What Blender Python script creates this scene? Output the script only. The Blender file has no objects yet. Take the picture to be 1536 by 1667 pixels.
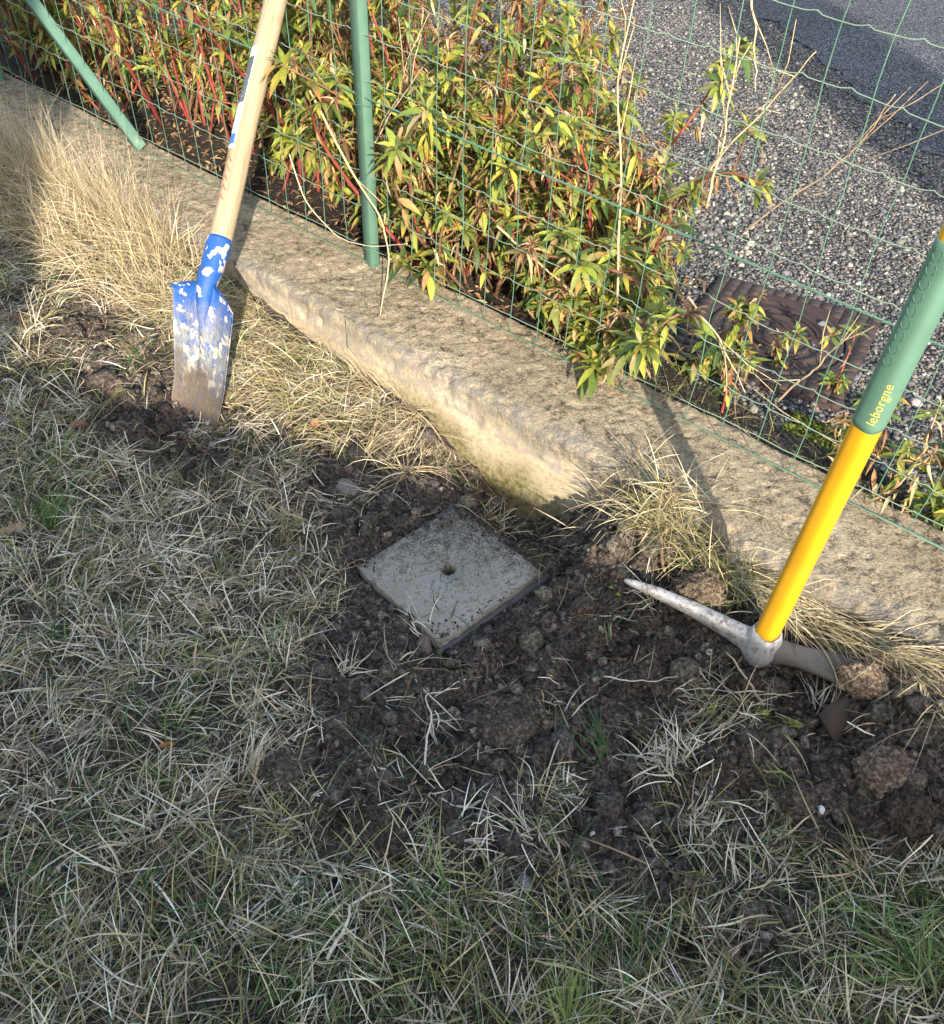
import bpy, bmesh, math, random
import numpy as np
from mathutils import Vector, Matrix, Quaternion
rng = np.random.default_rng(11)
random.seed(5)
scene = bpy.context.scene
COL = scene.collection
R = math.radians

# ------------------------------------------------------------------ camera, sky, sun, exposure
PITCH, H, FPX = R(44), 1.56, 1507.0
cam = bpy.data.cameras.new("camera"); cam_o = bpy.data.objects.new("camera", cam); COL.objects.link(cam_o)
cam.sensor_fit = 'HORIZONTAL'; cam.sensor_width = 36.0; cam.lens = 36.0 * FPX / 1536.0
cam.clip_start = 0.05; cam.clip_end = 500
cam_o.location = (0, 0, H); cam_o.rotation_euler = (R(90) - PITCH, 0, 0)
scene.camera = cam_o
SUN_EL = R(24); SUN_H = Vector((0.17, -0.985)).normalized()
SUN = Vector((SUN_H.x * math.cos(SUN_EL), SUN_H.y * math.cos(SUN_EL), math.sin(SUN_EL)))
w = bpy.data.worlds.new("World"); scene.world = w; w.use_nodes = True
nt = w.node_tree; bg = nt.nodes['Background']
sky = nt.nodes.new('ShaderNodeTexSky'); sky.sky_type = 'NISHITA'; sky.sun_disc = False
sky.sun_elevation = SUN_EL; sky.sun_rotation = math.atan2(SUN_H.x, SUN_H.y)
sky_tint = nt.nodes.new('ShaderNodeMix'); sky_tint.data_type = 'RGBA'; sky_tint.blend_type = 'MULTIPLY'; sky_tint.inputs[0].default_value = 1.0
sky_tint.inputs[7].default_value = (1.14, 1.0, .84, 1)                 # warm tint on the sky light, in place of a white balance
nt.links.new(sky.outputs[0], sky_tint.inputs[6]); nt.links.new(sky_tint.outputs[2], bg.inputs['Color']); bg.inputs['Strength'].default_value = 0.15
sl = bpy.data.lights.new("sun", 'SUN'); sl.energy = 2.95; sl.angle = R(0.5); sl.color = (1.0, 0.88, 0.70)
so = bpy.data.objects.new("sun", sl); COL.objects.link(so); so.rotation_euler = SUN.to_track_quat('Z', 'Y').to_euler()
scene.view_settings.view_transform = 'Standard'; scene.view_settings.look = 'None'
scene.view_settings.exposure = 1.92; scene.view_settings.gamma = 1.0
scene.render.engine = 'CYCLES'
scene.cycles.max_bounces = 6; scene.cycles.diffuse_bounces = 3; scene.cycles.transparent_max_bounces = 6

# ------------------------------------------------------------------ coordinates of the place
# s runs along the wall (far left -> near right), u is the distance in front of the wall's face
D = np.array([0.735, -0.678, 0.0]); D /= np.linalg.norm(D)
N = np.array([D[1], -D[0], 0.0])                     # from the wall towards the lawn
A0 = np.array([-0.292, 2.530, 0.0])
def su(x, y):
    return (x - A0[0]) * D[0] + (y - A0[1]) * D[1], x * N[0] + y * N[1] + 1.40
OFF = 1.40 + A0 @ N                                   # u of A0 (fence line), about -0.26
def xy(s, u):
    s = np.asarray(s, float); u = np.asarray(u, float)
    return A0[0] + D[0] * s + N[0] * (u - OFF), A0[1] + D[1] * s + N[1] * (u - OFF)
FWD = np.array([0, math.cos(PITCH), -math.sin(PITCH)]); UPV = np.array([0, math.sin(PITCH), math.cos(PITCH)])
def topx(p):
    d = p - np.array([0, 0, H]); wv = d @ FWD
    wv = np.where(np.abs(wv) < 1e-6, 1e-6, wv)
    return np.where(wv > 0.05, 768 + FPX * d[..., 0] / wv, -9999), np.where(wv > 0.05, 833.5 - FPX * (d @ UPV) / wv, -9999)
def at(px, py, z=0.0):                                # where a sight line meets height z (measuring the photo)
    d = FWD + (px - 768) / FPX * np.array([1, 0, 0]) + (833.5 - py) / FPX * UPV
    return np.array([0, 0, H]) + d * (z - H) / d[2]

# ------------------------------------------------------------------ noise
def _h(i, j, k, sd):
    n = (i * 374761393 + j * 668265263 + k * 2147483647 + sd * 974634777) & 0xffffffff
    n = ((n ^ (n >> 13)) * 1274126177) & 0xffffffff
    n = ((n ^ (n >> 16)) * 2246822519) & 0xffffffff
    return ((n ^ (n >> 15)) & 0xffff) / 65535.0
def vn(x, y, z=None, sd=0):
    x = np.asarray(x, float); y = np.asarray(y, float); z = np.zeros_like(x) if z is None else np.asarray(z, float)
    xi = np.floor(x).astype(np.int64); yi = np.floor(y).astype(np.int64); zi = np.floor(z).astype(np.int64)
    f = lambda t: t * t * (3 - 2 * t)
    a, b, c = f(x - xi), f(y - yi), f(z - zi)
    r = 0
    for dx in (0, 1):
        for dy in (0, 1):
            for dz in (0, 1):
                r = r + _h(xi + dx, yi + dy, zi + dz, sd) * (a if dx else 1 - a) * (b if dy else 1 - b) * (c if dz else 1 - c)
    return r
def fbm(x, y, z=None, sd=0, o=3):
    r = 0; amp = .5; t = 0
    for k in range(o):
        r = r + amp * vn(x * 2**k, y * 2**k, None if z is None else z * 2**k, sd + k); t += amp; amp *= .5
    return r / t
def sstep(a, b, x):
    t = np.clip((x - a) / (b - a), 0, 1); return t * t * (3 - 2 * t)
def inpoly(px, py, poly):
    c = np.zeros(px.shape, bool); n = len(poly); j = n - 1
    for i in range(n):
        xi, yi = poly[i]; xj, yj = poly[j]
        c ^= ((yi > py) != (yj > py)) & (px < (xj - xi) * (py - yi) / (yj - yi + 1e-12) + xi); j = i
    return c

# ------------------------------------------------------------------ mesh helpers
def mk(name, V, F, mat=None, col=None, smooth=False, parent=None, loc=None):
    me = bpy.data.meshes.new(name)
    V = np.asarray(V, np.float32).reshape(-1, 3)
    if isinstance(F, np.ndarray): F = [F]
    F = [np.asarray(f, np.int32) for f in F if len(f)]
    me.vertices.add(len(V)); me.vertices.foreach_set("co", V.ravel())
    loops = np.concatenate([f.ravel() for f in F]); tot = np.concatenate([np.full(len(f), f.shape[1], np.int32) for f in F])
    st = np.concatenate([[0], np.cumsum(tot)[:-1]]).astype(np.int32)
    me.loops.add(len(loops)); me.loops.foreach_set("vertex_index", loops)
    me.polygons.add(len(tot)); me.polygons.foreach_set("loop_start", st); me.polygons.foreach_set("loop_total", tot)
    if smooth: me.polygons.foreach_set("use_smooth", np.ones(len(tot), bool))
    me.update(calc_edges=True); me.validate()
    if col is not None:
        a = me.color_attributes.new("Col", 'FLOAT_COLOR', 'POINT')
        c = np.ones((len(V), 4), np.float32); c[:, :3] = col; a.data.foreach_set("color", c.ravel())
    if mat: me.materials.append(mat)
    o = bpy.data.objects.new(name, me); COL.objects.link(o)
    if parent: o.parent = parent
    if loc is not None: o.location = loc
    return o
class MB:
    """collects pieces into one mesh"""
    def __init__(s): s.V = []; s.Q = []; s.T = []; s.C = []; s.n = 0
    def add(s, V, F, col=(1, 1, 1)):
        V = np.asarray(V, float).reshape(-1, 3); s.V.append(V)
        c = np.asarray(col, float); s.C.append(np.broadcast_to(c, (len(V), 3)) if c.ndim == 1 else c)
        for f in (F if isinstance(F, (list, tuple)) else [F]):
            f = np.asarray(f, int)
            if len(f): (s.Q if f.shape[1] == 4 else s.T).append(f + s.n)
        s.n += len(V)
    def build(s, name, mat, parent=None, smooth=True):
        F = ([np.concatenate(s.Q)] if s.Q else []) + ([np.concatenate(s.T)] if s.T else [])
        return mk(name, np.concatenate(s.V), F, mat, np.concatenate(s.C), smooth, parent)
def tag(o, label, cat, group=None, kind=None):
    if label: o['label'] = label
    if cat: o['category'] = cat
    if group: o['group'] = group
    if kind: o['kind'] = kind
    return o
def thing(name, label, cat, loc=(0, 0, 0), group=None):
    o = bpy.data.objects.new(name, None); COL.objects.link(o); o.location = loc; o.empty_display_size = .05
    return tag(o, label, cat, group)
def tube(P, r, seg=6, sx=1.0, cap=True, ref=None):
    P = np.asarray(P, float); n = len(P); r = np.broadcast_to(np.asarray(r, float), (n,))
    T = np.gradient(P, axis=0); T /= np.linalg.norm(T, axis=1)[:, None] + 1e-12
    a = np.array(ref if ref is not None else ([0, 0, 1] if abs(T[0][2]) < .9 else [1, 0, 0]), float)
    A = np.cross(T, a); A /= np.linalg.norm(A, axis=1)[:, None] + 1e-12; B = np.cross(T, A)
    th = np.arange(seg) / seg * 2 * np.pi
    V = P[:, None] + r[:, None, None] * (A[:, None] * (np.cos(th) * sx)[None, :, None] + B[:, None] * np.sin(th)[None, :, None])
    i = np.arange(n - 1)[:, None] * seg; j = np.arange(seg)[None]; k = (j + 1) % seg
    Q = np.stack([i + j, i + k, i + seg + k, i + seg + j], -1).reshape(-1, 4)
    V = V.reshape(-1, 3); Tt = np.zeros((0, 3), int)
    if cap:
        m = len(V); V = np.vstack([V, P[0], P[-1]]); jj = np.arange(seg); kk = (jj + 1) % seg
        Tt = np.vstack([np.stack([np.full(seg, m), kk, jj], 1), np.stack([np.full(seg, m + 1), (n - 1) * seg + jj, (n - 1) * seg + kk], 1)])
    return V, [Q, Tt]
def loft(rings, cap=True):
    rings = np.asarray(rings, float); n, seg = rings.shape[:2]
    i = np.arange(n - 1)[:, None] * seg; j = np.arange(seg)[None]; k = (j + 1) % seg
    Q = np.stack([i + j, i + k, i + seg + k, i + seg + j], -1).reshape(-1, 4); V = rings.reshape(-1, 3)
    Tt = np.zeros((0, 3), int)
    if cap:
        m = len(V); V = np.vstack([V, rings[0].mean(0), rings[-1].mean(0)]); jj = np.arange(seg); kk = (jj + 1) % seg
        Tt = np.vstack([np.stack([np.full(seg, m), kk, jj], 1), np.stack([np.full(seg, m + 1), (n - 1) * seg + jj, (n - 1) * seg + kk], 1)])
    return V, [Q, Tt]
def grid_faces(nu, nv):
    i = np.arange(nu - 1)[:, None] * nv; j = np.arange(nv - 1)[None]
    return np.stack([i + j, i + nv + j, i + nv + j + 1, i + j + 1], -1).reshape(-1, 4)

# ------------------------------------------------------------------ materials
def newmat(name):
    m = bpy.data.materials.new(name); m.use_nodes = True; nt = m.node_tree
    return m, nt, nt.nodes['Principled BSDF'], nt.links
def nd(nt, t, **k):
    n = nt.nodes.new(t)
    for a, b in k.items(): setattr(n, a, b)
    return n
def noise(nt, vec, scale, det=4, rough=.6):
    n = nd(nt, 'ShaderNodeTexNoise'); n.inputs['Scale'].default_value = scale; n.inputs['Detail'].default_value = det
    n.inputs['Roughness'].default_value = rough
    if vec is not None: nt.links.new(vec, n.inputs['Vector'])
    return n.outputs['Fac']
def ramp(nt, fac, stops):
    r = nd(nt, 'ShaderNodeValToRGB'); e = r.color_ramp.elements
    while len(e) < len(stops): e.new(.5)
    for i, (p, c) in enumerate(stops):
        e[i].position = p; e[i].color = (c[0], c[1], c[2], 1) if not np.isscalar(c) else (c, c, c, 1)
    nt.links.new(fac, r.inputs[0]); return r.outputs[0]
def mix(nt, fac, a, b, mode='MIX'):
    m = nd(nt, 'ShaderNodeMix', data_type='RGBA', blend_type=mode)
    for sock, v in ((m.inputs[0], fac), (m.inputs[6], a), (m.inputs[7], b)):
        if isinstance(v, bpy.types.NodeSocket): nt.links.new(v, sock)
        elif np.isscalar(v): sock.default_value = v
        else: sock.default_value = (*v, 1)
    return m.outputs[2]
def mth(nt, op, a, b=None, clamp=False):
    m = nd(nt, 'ShaderNodeMath', operation=op, use_clamp=clamp)
    for i, v in enumerate((a, b)):
        if v is None: continue
        if isinstance(v, bpy.types.NodeSocket): nt.links.new(v, m.inputs[i])
        else: m.inputs[i].default_value = v
    return m.outputs[0]
def bump(nt, b, h, strength=.5, dist=.005):
    n = nd(nt, 'ShaderNodeBump'); n.inputs['Strength'].default_value = strength; n.inputs['Distance'].default_value = dist
    nt.links.new(h, n.inputs['Height']); nt.links.new(n.outputs[0], b.inputs['Normal'])
def objco(nt): return nd(nt, 'ShaderNodeTexCoord').outputs['Object']
def sep(nt, v):
    s = nd(nt, 'ShaderNodeSeparateXYZ'); nt.links.new(v, s.inputs[0]); return s.outputs

def attr_mat(name, rough=.7, trans=0.0, var=.25, scale=60, spec=.3, bmp=0.0):
    """colour of each blade, leaf or stone comes from its own 'Col'"""
    m, nt, b, L = newmat(name)
    a = nd(nt, 'ShaderNodeAttribute', attribute_name="Col"); co = objco(nt)
    n = noise(nt, co, scale, 3)
    c = mix(nt, 1.0, a.outputs['Color'], ramp(nt, n, [(.25, 1 - var), (.75, 1 + var)]), 'MULTIPLY')
    L.new(c, b.inputs['Base Color']); b.inputs['Roughness'].default_value = rough; b.inputs['Specular IOR Level'].default_value = spec
    if bmp: bump(nt, b, n, .6, bmp)
    if trans:
        t = nd(nt, 'ShaderNodeBsdfTranslucent'); L.new(c, t.inputs[0]); x = nd(nt, 'ShaderNodeMixShader'); x.inputs[0].default_value = trans
        L.new(b.outputs[0], x.inputs[1]); L.new(t.outputs[0], x.inputs[2]); L.new(x.outputs[0], nt.nodes['Material Output'].inputs[0])
    return m
M = {}
M['grass'] = attr_mat('grass_blades', .75, .09, .18, 90)
M['leaf'] = attr_mat('leaf', .55, .28, .22, 120, .35)
M['dryleaf'] = attr_mat('dry_leaf', .8, .15, .3, 120, .2)
M['stem'] = attr_mat('stem', .6, 0, .3, 70, .35)
M['stone'] = attr_mat('stone', .85, 0, .25, 300, .25, .002)
M['clod'] = attr_mat('soil_clod', .95, 0, .45, 130, .1, .006)
M['moss'] = attr_mat('moss', .95, 0, .3, 40, .1)

def mat_soil():
    m, nt, b, L = newmat('soil'); co = objco(nt)
    a = nd(nt, 'ShaderNodeAttribute', attribute_name="Col")
    n1 = noise(nt, co, 9, 6, .7); n2 = noise(nt, co, 120, 6, .75)
    c = ramp(nt, n2, [(.3, (.016, .0148, .0135)), (.44, (.056, .050, .0445)), (.55, (.12, .107, .094)), (.70, (.27, .24, .21))])
    c = mix(nt, 1.0, c, ramp(nt, n1, [(.3, .6), (.7, 1.35)]), 'MULTIPLY')
    c = mix(nt, 1.0, c, a.outputs['Color'], 'MULTIPLY')
    L.new(c, b.inputs['Base Color']); b.inputs['Roughness'].default_value = .95; b.inputs['Specular IOR Level'].default_value = .12
    v = nd(nt, 'ShaderNodeTexVoronoi'); v.inputs['Scale'].default_value = 160; L.new(co, v.inputs['Vector'])
    h = mth(nt, 'SUBTRACT', n2, mth(nt, 'MULTIPLY', v.outputs['Distance'], .5))
    bump(nt, b, h, .9, .012); return m
M['soil'] = mat_soil()
def mat_gravel(name, tones, sc, rough=.9):
    m, nt, b, L = newmat(name); co = objco(nt)
    v = nd(nt, 'ShaderNodeTexVoronoi'); v.inputs['Scale'].default_value = sc; L.new(co, v.inputs['Vector'])
    s = sep(nt, v.outputs['Color'])
    c = ramp(nt, s[0], tones)
    c = mix(nt, 1.0, c, ramp(nt, noise(nt, co, 2.2, 4), [(.3, .8), (.7, 1.2)]), 'MULTIPLY')
    c = mix(nt, ramp(nt, v.outputs['Distance'], [(.45, 0), (.62, 1)]), c, (.015, .015, .016))  # shade in the gaps between stones painted near black
    L.new(c, b.inputs['Base Color']); b.inputs['Roughness'].default_value = rough; b.inputs['Specular IOR Level'].default_value = .2
    inv = mth(nt, 'SUBTRACT', 1.0, v.outputs['Distance']); bump(nt, b, inv, .9, .25 / sc); return m
GT = [(0, (.03, .03, .034)), (.3, (.075, .075, .08)), (.55, (.13, .125, .12)), (.8, (.22, .21, .19)), (1, (.36, .34, .31))]
M['gravel'] = mat_gravel('gravel', GT, 95)
M['asphalt'] = mat_gravel('asphalt', [(0, (.04, .047, .06)), (.4, (.08, .09, .112)), (.75, (.13, .14, .165)), (1, (.26, .265, .275))], 150)  # bluish greys: the blue of the shade is put into the colour
def mat_concrete_wall():
    m, nt, b, L = newmat('weathered_concrete'); co = objco(nt)
    a = nd(nt, 'ShaderNodeAttribute', attribute_name="Col"); s = sep(nt, a.outputs['Color'])   # r: rough top, g: moss stain, b: grey edge
    n1 = noise(nt, co, 5, 5); n2 = noise(nt, co, 75, 6, .75); n3 = noise(nt, co, 120, 5, .75); n4 = noise(nt, co, 30, 6, .8)
    c = ramp(nt, n1, [(.3, (.35, .29, .205)), (.55, (.45, .38, .275)), (.75, (.53, .46, .35))])
    c = mix(nt, ramp(nt, n2, [(.50, 0), (.66, .55)]), c, (.17, .135, .095))
    c = mix(nt, mth(nt, 'MULTIPLY', ramp(nt, mth(nt, 'ADD', mth(nt, 'MULTIPLY', noise(nt, co, 190, 8, .85), .6), mth(nt, 'MULTIPLY', n4, .4)), [(.465, 0), (.56, 1)]), mth(nt, 'MULTIPLY', s[0], .9)), c, (.10, .075, .052))  # dark specks: shade in the pits of the rough top, put into colour
    c = mix(nt, mth(nt, 'MULTIPLY', ramp(nt, n4, [(.585, 0), (.63, 1)]), mth(nt, 'MULTIPLY', s[0], .85)), c, (.06, .052, .045))
    c = mix(nt, mth(nt, 'MULTIPLY', ramp(nt, n4, [(.3, 0), (.42, .0), (.43, 0), (.52, .8)]), s[2]), c, (.23, .22, .21))
    c = mix(nt, mth(nt, 'MULTIPLY', ramp(nt, n2, [(.3, .3), (.6, 1)]), s[1]), c, (.085, .085, .02))
    L.new(c, b.inputs['Base Color']); b.inputs['Roughness'].default_value = .92; b.inputs['Specular IOR Level'].default_value = .15
    h = mth(nt, 'ADD', mth(nt, 'MULTIPLY', n2, mth(nt, 'ADD', s[0], .15)), mth(nt, 'MULTIPLY', n3, mth(nt, 'ADD', mth(nt, 'MULTIPLY', s[0], .6), .15)))
    bump(nt, b, h, .8, .01); return m
M['wall'] = mat_concrete_wall()
def mat_lid():
    m, nt, b, L = newmat('lid_concrete'); co = objco(nt); s = sep(nt, co)
    n1 = noise(nt, co, 9, 5); n2 = noise(nt, co, 130, 5, .75); n3 = noise(nt, co, 260, 3)
    c = ramp(nt, n1, [(.3, (.25, .24, .21)), (.5, (.33, .315, .28)), (.7, (.40, .385, .345))])
    c = mix(nt, ramp(nt, n3, [(.4, 0), (.75, .4)]), c, (.2, .19, .165))
    # dirt clings to the two sides away from the lens, where soil was scraped off last
    edge = mth(nt, 'ADD', mth(nt, 'MULTIPLY', s[0], -1.2), mth(nt, 'MULTIPLY', s[1], 1.3))
    edge = mth(nt, 'ADD', edge, mth(nt, 'MULTIPLY', n1, .55))
    fine = mth(nt, 'ADD', mth(nt, 'MULTIPLY', noise(nt, co, 170, 8, .85), .6), mth(nt, 'MULTIPLY', noise(nt, co, 38, 6, .8), .4))
    k = ramp(nt, mth(nt, 'ADD', fine, mth(nt, 'MULTIPLY', mth(nt, 'SUBTRACT', edge, .28), .22)), [(.475, 0), (.57, 1)])
    c = mix(nt, mth(nt, 'MULTIPLY', k, .9), c, (.05, .042, .034))
    c = mix(nt, ramp(nt, noise(nt, co, 26, 5, .7), [(.56, 0), (.66, .75)]), c, (.15, .135, .11))
    L.new(c, b.inputs['Base Color']); b.inputs['Roughness'].default_value = .9; b.inputs['Specular IOR Level'].default_value = .2
    bump(nt, b, mth(nt, 'ADD', n2, n3), .4, .003); return m
M['lid'] = mat_lid()
def mat_paint(name, col, rough=.45, dirt=.25, dirtcol=(.12, .09, .06), sc=40, bmp=.0006):
    m, nt, b, L = newmat(name); co = objco(nt)
    n = noise(nt, co, sc, 6, .7); n2 = noise(nt, co, sc * 8, 3)
    c = mix(nt, 1.0, col, ramp(nt, noise(nt, co, sc * .25, 3), [(.3, .86), (.7, 1.12)]), 'MULTIPLY')
    c = mix(nt, mth(nt, 'MULTIPLY', ramp(nt, n, [(.55, 0), (.72, 1)]), dirt), c, dirtcol)
    c = mix(nt, mth(nt, 'MULTIPLY', ramp(nt, n2, [(.66, 0), (.70, 1)]), dirt), c, dirtcol)
    L.new(c, b.inputs['Base Color']); L.new(ramp(nt, n, [(.3, rough - .08), (.7, rough + .2)]), b.inputs['Roughness'])
    bump(nt, b, n2, .4, bmp); return m
M['green_post'] = mat_paint('green_post_paint', (.072, .155, .118), .5, .22, (.17, .22, .18), 30)
M['wire'] = mat_paint('green_wire_coating', (.085, .19, .14), .4, .3, (.3, .36, .31), 25)
M['wire_lit'] = mat_paint('lit_wire_coating', (.19, .27, .22), .45, .5, (.08, .17, .125), 25)  # lighter copy of the wire green, sunlight on the horizontals painted in
M['yellow'] = mat_paint('yellow_handle', (.62, .32, .010), .42, .32, (.26, .16, .035), 22)
M['sleeve'] = mat_paint('green_sleeve', (.09, .19, .143), .5, .22, (.05, .15, .11), 30)
M['sleeve_mark'] = mat_paint('sleeve_mark', (.062, .145, .108), .5, .05)
M['print_yellow'] = mat_paint('yellow_print', (.75, .58, .09), .5, .1)
M['white'] = mat_paint('white_print', (.74, .73, .70), .5, .1, (.4, .37, .3))
M['blueprint'] = mat_paint('blue_print', (.02, .13, .42), .5, .1)
M['darkprint'] = mat_paint('dark_print', (.06, .075, .09), .5, .85, (.5, .5, .48), 110)
M['redprint'] = mat_paint('faded_red_print', (.40, .11, .065), .6, .4, (.42, .3, .19), 80)
M['iron'] = mat_paint('cast_iron', (.034, .020, .020), .75, .3, (.055, .04, .033), 45, .0005)
M['render'] = mat_paint('shade_block_body', (.55, .50, .42), .9, .1)  # body of the added block that shades the lawn
M['tile'] = mat_paint('shade_block_top', (.35, .15, .09), .9, .2)  # top slabs of the added shade block
M['hole'] = mat_paint('hole_shade', (.012, .011, .010), .95, .1)
M['dark_plastic'] = mat_paint('old_liner', (.11, .10, .105), .7, .5, (.05, .04, .03), 60)
def mat_wood():
    m, nt, b, L = newmat('ash_wood'); co = objco(nt)
    mp = nd(nt, 'ShaderNodeMapping'); mp.inputs['Scale'].default_value = (60, 60, 3); L.new(co, mp.inputs[0])
    n = noise(nt, mp.outputs[0], 2, 5, .65); n2 = noise(nt, co, 14, 4)
    c = ramp(nt, n, [(.3, (.24, .175, .105)), (.5, (.33, .255, .165)), (.7, (.38, .305, .21))])
    c = mix(nt, ramp(nt, n2, [(.62, 0), (.72, .5)]), c, (.25, .18, .11))
    L.new(c, b.inputs['Base Color']); b.inputs['Roughness'].default_value = .6
    bump(nt, b, n, .3, .0008); return m
M['wood'] = mat_wood()
def mat_blade():
    """worn blue enamel: paint above, cement-grey wear in the middle, caked soil below (object z runs up the blade)"""
    m, nt, b, L = newmat('worn_blue_steel'); co = objco(nt); s = sep(nt, co)
    mp = nd(nt, 'ShaderNodeMapping'); mp.inputs['Scale'].default_value = (1.25, 1.25, .5); L.new(co, mp.inputs[0]); st = mp.outputs[0]   # scrapes run with the digging
    n1 = noise(nt, co, 15, 7, .8); n2 = noise(nt, st, 48, 8, .85); n3 = noise(nt, st, 150, 5, .8)
    c = ramp(nt, n2, [(.3, (.006, .055, .25)), (.6, (.010, .085, .34)), (.8, (.04, .13, .38))])
    zz = mth(nt, 'ADD', s[2], mth(nt, 'MULTIPLY', mth(nt, 'SUBTRACT', n1, .5), .22))
    wear = mth(nt, 'SUBTRACT', 1.0, ramp(nt, zz, [(.21, 0), (.30, 1)]), True)
    wear = mth(nt, 'MULTIPLY', wear, ramp(nt, n2, [(.42, .08), (.49, 1)]))
    grey = ramp(nt, n3, [(.3, (.10, .115, .15)), (.5, (.18, .185, .20)), (.7, (.32, .31, .295))])
    c = mix(nt, wear, c, grey)
    chip = mth(nt, 'MULTIPLY', ramp(nt, noise(nt, co, 33, 3, .5), [(.56, 0), (.58, 1)]), .9)
    c = mix(nt, chip, c, (.44, .42, .37))
    z2 = mth(nt, 'ADD', mth(nt, 'ADD', s[2], mth(nt, 'MULTIPLY', s[0], .35)), mth(nt, 'MULTIPLY', mth(nt, 'SUBTRACT', n1, .5), .26))
    soil = mth(nt, 'SUBTRACT', 1.0, ramp(nt, z2, [(.07, 0), (.14, 1)]), True)
    c = mix(nt, mth(nt, 'MULTIPLY', soil, ramp(nt, n2, [(.3, .55), (.5, .97)])), c, ramp(nt, n3, [(.3, (.055, .04, .03)), (.7, (.12, .09, .065))]))
    L.new(c, b.inputs['Base Color']); b.inputs['Roughness'].default_value = .6; bump(nt, b, n3, .4, .002); return m
M['blade'] = mat_blade()
def mat_steel():
    m, nt, b, L = newmat('scuffed_silver_steel'); co = objco(nt)
    n1 = noise(nt, co, 22, 6, .75); n2 = noise(nt, co, 110, 4, .7)
    c = ramp(nt, n1, [(.3, (.26, .265, .28)), (.5, (.40, .40, .415)), (.7, (.50, .50, .50))])
    c = mix(nt, ramp(nt, n2, [(.52, 0), (.64, .85)]), c, (.15, .13, .11))
    c = mix(nt, ramp(nt, noise(nt, co, 40, 5, .7), [(.56, 0), (.66, .8)]), c, (.10, .08, .06))
    L.new(c, b.inputs['Base Color']); b.inputs['Roughness'].default_value = .5; b.inputs['Metallic'].default_value = .25
    bump(nt, b, n2, .4, .002); return m
M['steel'] = mat_steel()
M['muddy_steel'] = mat_paint('muddy_steel', (.125, .115, .105), .65, .9, (.075, .058, .045), 26, .003)

# ------------------------------------------------------------------ ground
WALL_S = [-9, -2.2, -1.3, -.8, -.37, -.03, .34, .55, .82, 1.02, 1.17, 1.42, 1.62, 1.86, 2.5, 9]
WALL_Z = [.08, .08, .11, .10, .07, .02, .01, -.04, -.14, -.02, .10, .08, .10, .10, .11, .11]
LID_C = np.array([-.0535, 1.429]); LID_A = R(-49)
SOIL = [[(520, 830), (600, 900), (700, 1000), (880, 830), (1000, 800), (1150, 850), (1200, 950), (1300, 1060), (1560, 1080), (1560, 1450), (1300, 1380), (1230, 1400), (1090, 1430), (1010, 1420),
         (900, 1530), (810, 1490), (790, 1400), (560, 1390), (480, 1240), (500, 1100), (560, 1000)],
        [(80, 500), (180, 480), (280, 500), (300, 640), (420, 690), (420, 770), (300, 790), (200, 760), (120, 690)],
        [(1160, 1420), (1260, 1420), (1270, 1560), (1150, 1560)],
        [(470, 690), (700, 640), (800, 780), (740, 830), (600, 870), (540, 880), (500, 800)]]
def soilmask(x, y):
    px, py = topx(np.stack([x, y, np.zeros_like(x)], -1))
    jx = px + (fbm(x * 9, y * 9, sd=31) - .5) * 240; jy = py + (fbm(x * 9, y * 9, sd=41) - .5) * 200
    m = np.zeros(x.shape)
    for k, p in enumerate(SOIL): m = np.maximum(m, inpoly(jx, jy, p) * (1.0 if k != 3 else .8))
    return m * (fbm(x * 7 + 3, y * 7, sd=19) > .28) * (1 - .9 * np.exp(-(((px - 1085) / 95)**2 + ((py - 1200) / 85)**2)))
def ground_z(x, y):
    s, u = su(x, y)
    hw = np.interp(s, WALL_S, WALL_Z)
    reach = np.interp(s, [-1, .3, .8, 1.2, 1.6, 3], [.45, .35, .22, .34, .5, .5])
    z = hw * (1 - sstep(0.0, 1.0, (u - .02) / reach))
    m = soilmask(x, y)
    z = z + (fbm(x * 3.1, y * 3.1, sd=3) - .5) * .05
    r = fbm(x * 14, y * 14, sd=7, o=4); r2 = fbm(x * 38, y * 38, sd=9, o=3)
    z = z + m * ((r - .5) * .075 + (np.abs(r2 - .5)) * .045) + (1 - m) * ((r - .5) * .03)
    # pick and shovel spoil heaps, hollow round the chamber
    for (cx, cy, rad, h) in ((.42, 1.50, .13, .06), (.33, 1.36, .10, .03), (.86, 1.0, .17, .06), (.95, .86, .15, .05), (.68, 1.03, .10, -.06), (.62, 1.12, .06, -.03), (-.85, 2.22, .17, .06),
                             (-.9, 2.05, .12, .03), (.10, 1.63, .11, -.09), (.27, 1.50, .08, -.04), (-.3, 1.72, .12, -.04), (.22, 1.22, .12, .02), (.5, .95, .12, .03)):
        z = z + h * np.exp(-((x - cx)**2 + (y - cy)**2) / (rad * rad)) * (.6 + .8 * r)
    c, sn = math.cos(LID_A), math.sin(LID_A)
    lx = (x - LID_C[0]) * c + (y - LID_C[1]) * sn; ly = -(x - LID_C[0]) * sn + (y - LID_C[1]) * c
    d = np.maximum(np.abs(lx), np.abs(ly)) - .155
    z = np.where(d < .0, -.09, z * sstep(0, .09, d) - (1 - sstep(0.0, .07, d)) * (.022 + .02 * (r - .5)))
    return z
sa = np.unique(np.concatenate([-np.geomspace(2.4, 60, 26), np.arange(-2.4, 2.7, .0065), np.geomspace(2.7, 60, 26)]))
ua = np.unique(np.concatenate([np.arange(-.06, 1.75, .0065), np.geomspace(1.76, 60, 26)]))
S, U = np.meshgrid(sa, ua, indexing='ij'); gx, gy = xy(S, U); gz = ground_z(gx, gy)
gm = soilmask(gx, gy)
tint = .85 + .5 * fbm(gx * 5, gy * 5, sd=77)
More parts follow.
